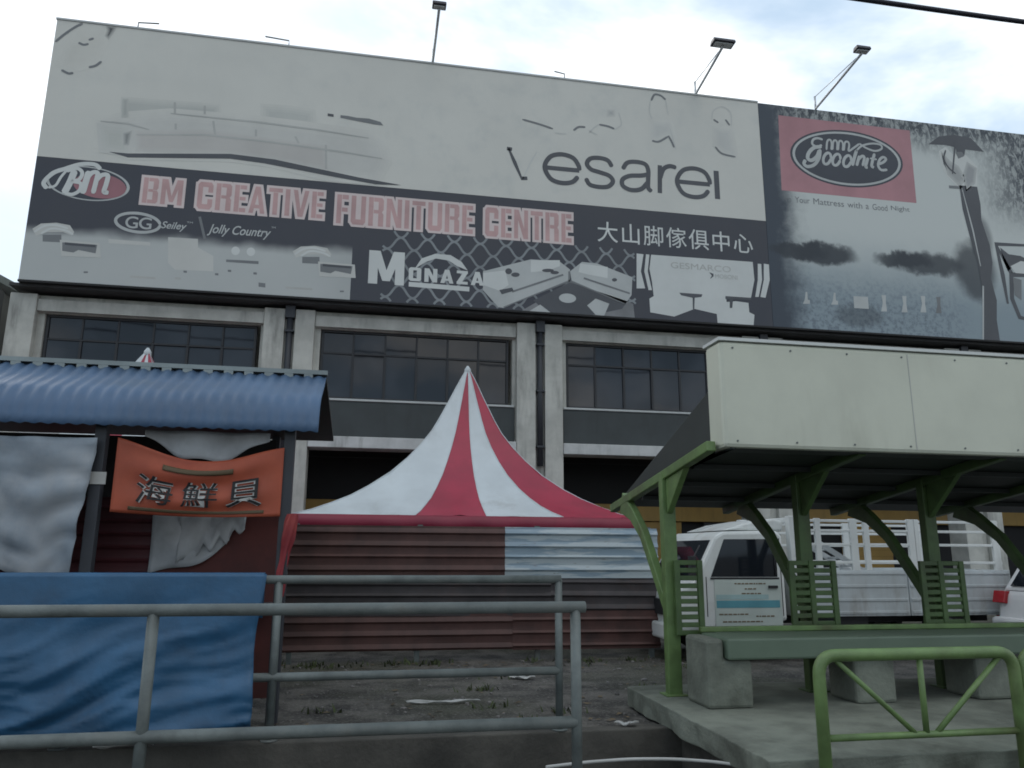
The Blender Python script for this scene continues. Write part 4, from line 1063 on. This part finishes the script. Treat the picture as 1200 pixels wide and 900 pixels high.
# door window
bm = BM()
slope = (XA-WB)/(zr-zw0)
prism(bm, [(WB+.24,zw0),(WB+.24+(zw1-zw0)*slope*.75,zw1),(XC-.12,zw1+.01),(XC-.12,zw0)], 'y', TY0-.006, TY0+.02); part('side_window', bm, M['glass'], cab, bevel=.004)
bm = BM(); xd0, xd1 = WB+.16, XC-.07
for a, b, c, d in ((xd0,xd0+.012,.62,zw1),(xd1,xd1+.012,.62,zw1+.02)): box(bm, a, b, TY0-.003, TY0+.01, c, zw0 if a == xd0 else d)
box(bm, XC-.28, XC-.14, TY0-.03, TY0-.002, zw0-.16, zw0-.12); part('door_trim', bm, M['chassis'], cab)
# signwriting panel on the door
sx0, sx1 = at(838,710,Y=TY0).x, at(916,710,Y=TY0).x; sz1, sz0 = at(870,679,Y=TY0).z, at(870,741,Y=TY0).z
bm = BM(); box(bm, sx0, sx1, TY0-.010, TY0-.002, sz0, sz1); part('door_panel', bm, M['decal'], cab)
hh = sz1-sz0
bm = BM(); box(bm, sx0+.02, sx1-.03, TY0-.013, TY0-.0105, sz0+hh*.46, sz0+hh*.60); part('teal_band', bm, M['teal'], cab)
bm = BM(); box(bm, sx0+.02, sx1-.20, TY0-.013, TY0-.0105, sz0+hh*.62, sz0+hh*.71); part('teal_band', bm, mat('pale_teal_decal', (.34,.48,.48), .5, .1), cab)
random.seed(3)
for zf, a, b in ((.92,.3,.75),(.82,.45,.62),(.73,.4,.7),(.34,.05,.45),(.30,.6,.85),(.20,.1,.7),(.10,.2,.5)):
    x = sx0+(sx1-sx0)*a; bm = BM()
    while x < sx0+(sx1-sx0)*b:
        w = random.uniform(.02,.07); box(bm, x, x+w, TY0-.014, TY0-.0105, sz0+hh*zf-.009, sz0+hh*zf+.009); x += w+.015
    part('print_line', bm, M['brown_ink'], cab)
bm = BM(); tube(bm, [(XC-.16,TY0-.012,zw0+.02),(XC-.16,TY0-.012,zw1-.02)], .010, 6); box(bm, WB+.23, XC-.10, TY0-.012, TY0-.003, zw0-.035, zw0-.008); part('window_seal', bm, M['chassis'], cab)
# front
bm = BM(); box(bm, X0-.10, X0+.05, TY0-.02, TY1+.02, .30, .52); part('bumper', bm, M['truck'], cab, bevel=.03)
bm = BM(); box(bm, X0-.045, X0-.012, TY0+.40, TY1-.40, .62, .84); part('grille', bm, M['chassis'], cab, bevel=.01)
for y in (TY0+.22, TY1-.22):
    bm = BM(); box(bm, X0-.05, X0-.01, y-.15, y+.15, .62, .84); part('headlight', bm, M['lamp_clear'], cab, bevel=.02)
for y in (TY0-.12, TY1+.12):
    bm = BM(); box(bm, WB-.12, WB-.05, y-.07, y+.07, 1.18, 1.45); tube(bm, [(WB-.07,y,1.42),(WB+.10,y+(.14 if y < 11 else -.14),1.60)], .012, 6); part('mirror', bm, M['chassis'], cab, bevel=.02)
# roof deflector
dx0, dx1 = at(846,620,Y=TY0+.2).x, at(930,620,Y=TY0+.2).x
bm = BM(); prism(bm, [(dx0,zr+.02),(dx0+.35,zr+.13),(dx1-.35,zr+.20),(dx1-.20,zr+.16),(dx1-.20,zr+.02)], 'y', TY0+.15, TY1-.15); part('roof_deflector', bm, M['truck'], cab, bevel=.03)
# bed
BX0, BX1 = at(948,690,Y=TY0).x-.15, at(1186,690,Y=TY0).x
zb1, zb0 = at(1030,668,Y=TY0).z, at(1030,722,Y=TY0).z
bed = BM(); box(bed, BX0, BX1, TY0+.04, TY1-.04, zb0+.0, zb0+.08); bedo = part('bed', bed, M['truck_bed'], tr, bevel=.01)
for nm, a, b in (('sideboard', BX0, (BX0+BX1)/2-.01), ('sideboard', (BX0+BX1)/2+.01, BX1)):
    for y in (TY0, TY1-.035):
        bm = BM(); box(bm, a, b, y, y+.035, zb0+.0, zb1)
        for zf in (.05, .32, .62, .9): box(bm, a+.02, b-.02, y-.012 if y < 11 else y+.036, y-.001 if y < 11 else y+.047, zb0+(zb1-zb0)*zf, zb0+(zb1-zb0)*zf+.04)
        part(nm, bm, M['truck_bed'], bedo, bevel=.005)
bm = BM(); box(bm, BX1-.03, BX1+.005, TY0+.04, TY1-.04, zb0, zb1); part('tailboard', bm, M['truck_bed'], bedo)
# stake rails
ztop = at(1030,609,Y=TY0).z
zls = [ztop-.045, at(1030,624,Y=TY0).z, at(1030,640,Y=TY0).z, at(1030,657,Y=TY0).z-.05]
for y in (TY0+.01, TY1-.05):
    bm = BM()
    for z in zls: box(bm, BX0+.05, BX1-.1, y, y+.03, z, z+.04)
    for px in (960, 1002, 1017, 1070, 1076, 1168):
        x = at(px,640,Y=TY0).x; w = .045 if px not in (1070,1168,1002) else .06
        box(bm, x-w, x+w, y-.008, y+.038, zb1-.05, ztop+.01)
    part('stake_rail', bm, M['truck'], bedo, bevel=.006)
bm = BM()
for y in (TY0+.02, TY1-.14): box(bm, BX0-.08, BX0+.05, y, y+.12, zb0, ztop+.04)
box(bm, BX0-.05, BX0+.02, TY0+.14, TY1-.14, ztop-.06, ztop+.02); box(bm, BX0-.05, BX0+.02, TY0+.14, TY1-.14, zb1, zb1+.08); box(bm, BX0-.04, BX0+.01, TY0+.14, TY1-.14, zb0, zb1)
part('headboard', bm, M['truck'], bedo, bevel=.01)
bm = BM(); box(bm, X0+.9, BX1-.1, TY0+.45, TY1-.45, .48, zb0-.002); box(bm, BX0+.2, BX0+1.1, TY0+.06, TY0+.4, .40, .68); part('chassis', bm, M['chassis'], tr)
for x in (WB+.65, BX1-1.15):
    for y, s in ((TY0+.02,1), (TY1-.22,-1)):
        bm = BM(); prof_ = [(.0,.20),(.02,.33),(.06,.36),(.14,.36),(.18,.33),(.2,.20)]
        n = 28
        rings = [[bm.verts.new((x+r*math.cos(2*math.pi*k/n), y+a, .37+r*math.sin(2*math.pi*k/n))) for a, r in prof_] for k in range(n)]
        for k in range(n):
            for j in range(len(prof_)-1):
                f = bm.faces.new((rings[k][j], rings[(k+1)%n][j], rings[(k+1)%n][j+1], rings[k][j+1])); f.smooth = True
        wh = part('wheel', bm, M['rubber'], tr)
        bm = BM(); yy = y+.03 if s > 0 else y+.17
        bmesh.ops.create_cone(bm, cap_ends=True, segments=24, radius1=.205, radius2=.205, depth=.04, matrix=Matrix.Translation((x,yy,.37)) @ Matrix.Rotation(math.pi/2, 4, 'X'))
        bmesh.ops.create_cone(bm, cap_ends=True, segments=16, radius1=.08, radius2=.06, depth=.06, matrix=Matrix.Translation((x,yy-.03*s,.37)) @ Matrix.Rotation(math.pi/2*s, 4, 'X'))
        part('rim', bm, M['steel'], wh)
bm = BM(); box(bm, BX1-.02, BX1+.03, TY0+.1, TY0+.35, .55, .68); part('tail_light', bm, M['lamp_red'], tr)
# aluminium tubes loaded on the bed, leaning on the rails
pa, pb = at(950,632,Y=TY0+.35), at(1062,655,Y=TY0+.35)
ld = thing('metal_ladder', 'aluminium ladder leaning over the bed of the white lorry', 'ladder', (pa.x, TY0+.4, zb0))
for i, dy in enumerate((0, .34)):
    bm = BM(); bar(bm, (pa.x+.05,TY0+.30+dy,zb1+.42-.02*i), (pb.x+.1,TY0+.30+dy,zb0+.11), .03, .075); part('stile', bm, M['alu'], ld)
bm = BM()
for k in range(1, 8):
    t = k/8; x = pa.x+.05+(pb.x+.05-pa.x)*t; z = (zb1+.41)*(1-t)+(zb0+.11)*t
    tube(bm, [(x,TY0+.31,z),(x,TY0+.63,z)], .016, 6)
part('rung', bm, M['alu'], ld)

# ------------------------------------------------------------------ white car at the right edge
CY0, CY1 = 8.75, 10.35
cxr = at(1166,700,Y=CY1-.1).x+.08
car = thing('parked_car', 'white hatchback with red tail light at the right edge of the photo', 'car', (cxr+2, 9.55, 0))
L = 3.75
body = [(0,.40),(.0,.55),(.06,.85),(.10,.98),(.35,1.0),(2.7,.98),(3.45,.86),(3.72,.70),(L,.45),(3.70,.30),(.12,.28)]
bm = BM(); prism(bm, [(cxr+a,z) for a, z in body], 'y', CY0, CY1); cb = part('body', bm, M['car'], car, bevel=.07)
gh = [(.10,.97),(.32,1.36),(.62,1.47),(1.6,1.49),(2.0,1.42),(2.72,.97)]
bm = BM(); A = [bm.verts.new((cxr+a, CY0+.06+.16*max(0,(z-.97)/.5), z)) for a, z in gh]; B = [bm.verts.new((cxr+a, CY1-.06-.16*max(0,(z-.97)/.5), z)) for a, z in gh]
for i in range(len(gh)): bm.faces.new((A[i],A[(i+1)%len(gh)],B[(i+1)%len(gh)],B[i]))
bm.faces.new(A); bm.faces.new(B[::-1]); part('cabin', bm, M['car'], car, bevel=.04)
def ghp(a, z, y0): return (cxr+a, (CY0+.06+.16*(z-.97)/.5-.012) if y0 else (CY1-.06-.16*(z-.97)/.5+.012), z)
for y0 in (1, 0):
    for pts in ([(.28,1.0),(.45,1.34),(.95,1.38),(.95,1.0)], [(1.02,1.0),(1.02,1.385),(1.62,1.40),(1.72,1.38),(1.72,1.0)], [(1.80,1.0),(1.80,1.36),(2.0,1.33),(2.5,1.0)]):
        bm = BM(); v = [bm.verts.new(ghp(a,z,y0)) for a, z in pts]; bm.faces.new(v); part('side_window', bm, M['glass'], car, solid=.004)
bm = BM(); v = [bm.verts.new(p) for p in ((cxr+.135,CY0+.2,1.03),(cxr+.135,CY1-.2,1.03),(cxr+.30,CY1-.3,1.33),(cxr+.30,CY0+.3,1.33))]
bmesh.ops.translate(bm, verts=v, vec=(-.02,0,.012)); bm.faces.new(v); part('rear_window', bm, M['glass'], car, solid=.004)
for y, s in ((CY0+.12, 1), (CY1-.12, -1)):
    bm = BM(); prism(bm, [(cxr-.015,.80),(cxr+.035,.97),(cxr+.33,.95),(cxr+.20,.86),(cxr+.10,.78)], 'y', y-.16 if s > 0 else y-.06, y+.06 if s > 0 else y+.16)
    part('tail_light', bm, M['lamp_red'], car, bevel=.01)
bm = BM(); box(bm, cxr-.10, cxr+.5, CY0-.015, CY1+.015, .34, .60); part('bumper', bm, M['car'], car, bevel=.05)
bm = BM(); box(bm, cxr-.105, cxr-.098, CY0+.55, CY1-.55, .42, .53); part('number_plate', bm, M['chassis'], car)
bm = BM(); box(bm, cxr-.104, cxr+.3, CY0+.06, CY1-.06, .28, .34); part('lower_trim', bm, M['chassis'], car)
for x in (cxr+.72, cxr+3.0):
    for y in (CY0-.01, CY1-.19):
        bm = BM(); bmesh.ops.create_cone(bm, cap_ends=True, segments=28, radius1=.29, radius2=.29, depth=.2, matrix=Matrix.Translation((x,y+.1,.29)) @ Matrix.Rotation(math.pi/2, 4, 'X')); wh = part('wheel', bm, M['rubber'], car, bevel=.03)
        bm = BM(); bmesh.ops.create_cone(bm, cap_ends=True, segments=20, radius1=.18, radius2=.18, depth=.215, matrix=Matrix.Translation((x,y+.1,.29)) @ Matrix.Rotation(math.pi/2, 4, 'X')); part('rim', bm, M['steel'], wh)

# ------------------------------------------------------------------ cable, small things, weeds
p0, p1 = at(1000,-2,Y=8), at(1200,26,Y=8)
bm = BM(); d = p1-p0
pts = []
for k in range(-30, 41):
    t = k/4; q = p0+d*t; s = (t-.5)
    pts.append((q.x, q.y, q.z + d.length*.006*(s*s)))
tube(bm, pts, .034, 8)
tag(part('overhead_cable', bm, M['cable'], loc=p0), 'black overhead cable crossing the sky at upper right', 'cable')
bm = BM(); pp = [at(px,py,Z=.03) for px, py in ((640,899),(690,893),(740,889.5),(790,889.5),(840,893),(880,899))]
tube(bm, fillet(pp, .1, 3), .012, 8)
tag(part('hose', bm, M['litter'], loc=pp[0]), 'thin white hose lying on the drain edge left of the platform', 'hose')
def scrap(px, py, z, sx, sy, lab, seed):
    p = at(px, py, Z=z); rnd = random.Random(seed)
    bm = BM(); ph = rnd.random()*6
    grid(bm, lambda u, v: (p.x+(u-.5)*sx+.03*math.sin(v*5+ph), p.y+(v-.5)*sy+.03*math.sin(u*7+ph), z+.012+.03*(noise.noise((u*3+seed,v*3,0))+.5)), 14, 8)
    tag(part('litter_scrap', bm, M['litter'], loc=(p.x,p.y,z), solid=.002), lab, 'litter', 'litter scraps on the ground')
scrap(520, 825, 0, .7, .035, 'long thin white scrap lying diagonally on the ground before the fence', 1)
scrap(612, 796, 0, .25, .12, 'small white scrap near the far railing end post', 3)
scrap(735, 851, .03, .16, .05, 'white scrap beside the platform corner', 4)
scrap(145, 877, .035, .36, .10, 'crumpled white scrap under the near railing by the blue tarpaulin', 5)
# weeds along the fence foot and the drain edge
random.seed(11)
bm = BM()
def blade(x, y, h, lean):
    w = .008+random.random()*.008; a = random.random()*6.28; dx, dy = math.cos(a), math.sin(a)
    v = [bm.verts.new((x-dy*w,y+dx*w,0)), bm.verts.new((x+dy*w,y-dx*w,0)), bm.verts.new((x+dx*lean*.4+dy*w*.7,y+dy*lean*.4-dx*w*.7,h*.6)), bm.verts.new((x+dx*lean*.4-dy*w*.7,y+dy*lean*.4+dx*w*.7,h*.6)), bm.verts.new((x+dx*lean,y+dy*lean,h))]
    bm.faces.new((v[0],v[1],v[2],v[3])); bm.faces.new((v[3],v[2],v[4]))
for c in range(34):
    x = random.uniform(-1.2, 4.4); y = random.choice((random.gauss(7.6,.5), random.gauss(11.0,.12), random.uniform(7,11)))
    if y < 6.9 or (x > 2.5 and y < 7.9): continue
    for k in range(random.randint(8, 26)):
        blade(x+random.gauss(0,.10), y+random.gauss(0,.08), random.uniform(.02,.09), random.uniform(.02,.10))
tag(part('weeds', bm, mat('weed_green', (.05,.065,.022), .8, .3, 5), norm=False), kind='stuff')
bm = BM()
for c in range(260):
    x = random.uniform(-2, 5); y = random.choice((random.uniform(6.95, 11.1), random.gauss(10.8,.25), random.gauss(7.2,.2)))
    if (x > 2.5 and y < 7.9) or y < 6.92: continue
    r = random.uniform(.02,.055); a = random.random()*6.28; dx, dy = math.cos(a)*r, math.sin(a)*r; w = random.uniform(.25,.5)
    v = [bm.verts.new((x+px, y+py, .008+random.uniform(0,.012))) for px, py in ((dx,dy),(-dy*w,dx*w),(-dx,-dy),(dy*w,-dx*w))]
    bm.faces.new(v[:3]); bm.faces.new((v[0],v[2],v[3]))
tag(part('fallen_leaves', bm, mat('dry_leaf', (.13,.095,.055), .8, .5, 3), norm=False), kind='stuff')
# stones and grit
bm = BM()
for c in range(420):
    x = random.uniform(-2, 5); y = random.uniform(6.9, 11.1)
    if x > 2.5 and y < 7.9: continue
    r = random.uniform(.006, .024)*random.choice((.6,.8,1,1.4))
    bmesh.ops.create_icosphere(bm, subdivisions=1, radius=r, matrix=Matrix.Translation((x,y,r*.3)) @ Matrix.Rotation(random.random()*6,4,'Z') @ Matrix.Diagonal((random.uniform(.8,1.8),random.uniform(.7,1.2),.6,1)))
tag(part('grit', bm, mat('grit_grey', (.16,.15,.14), .9, .4, 9)), kind='stuff')
S.cycles.max_bounces = 6
S.cycles.filter_width = 1.75
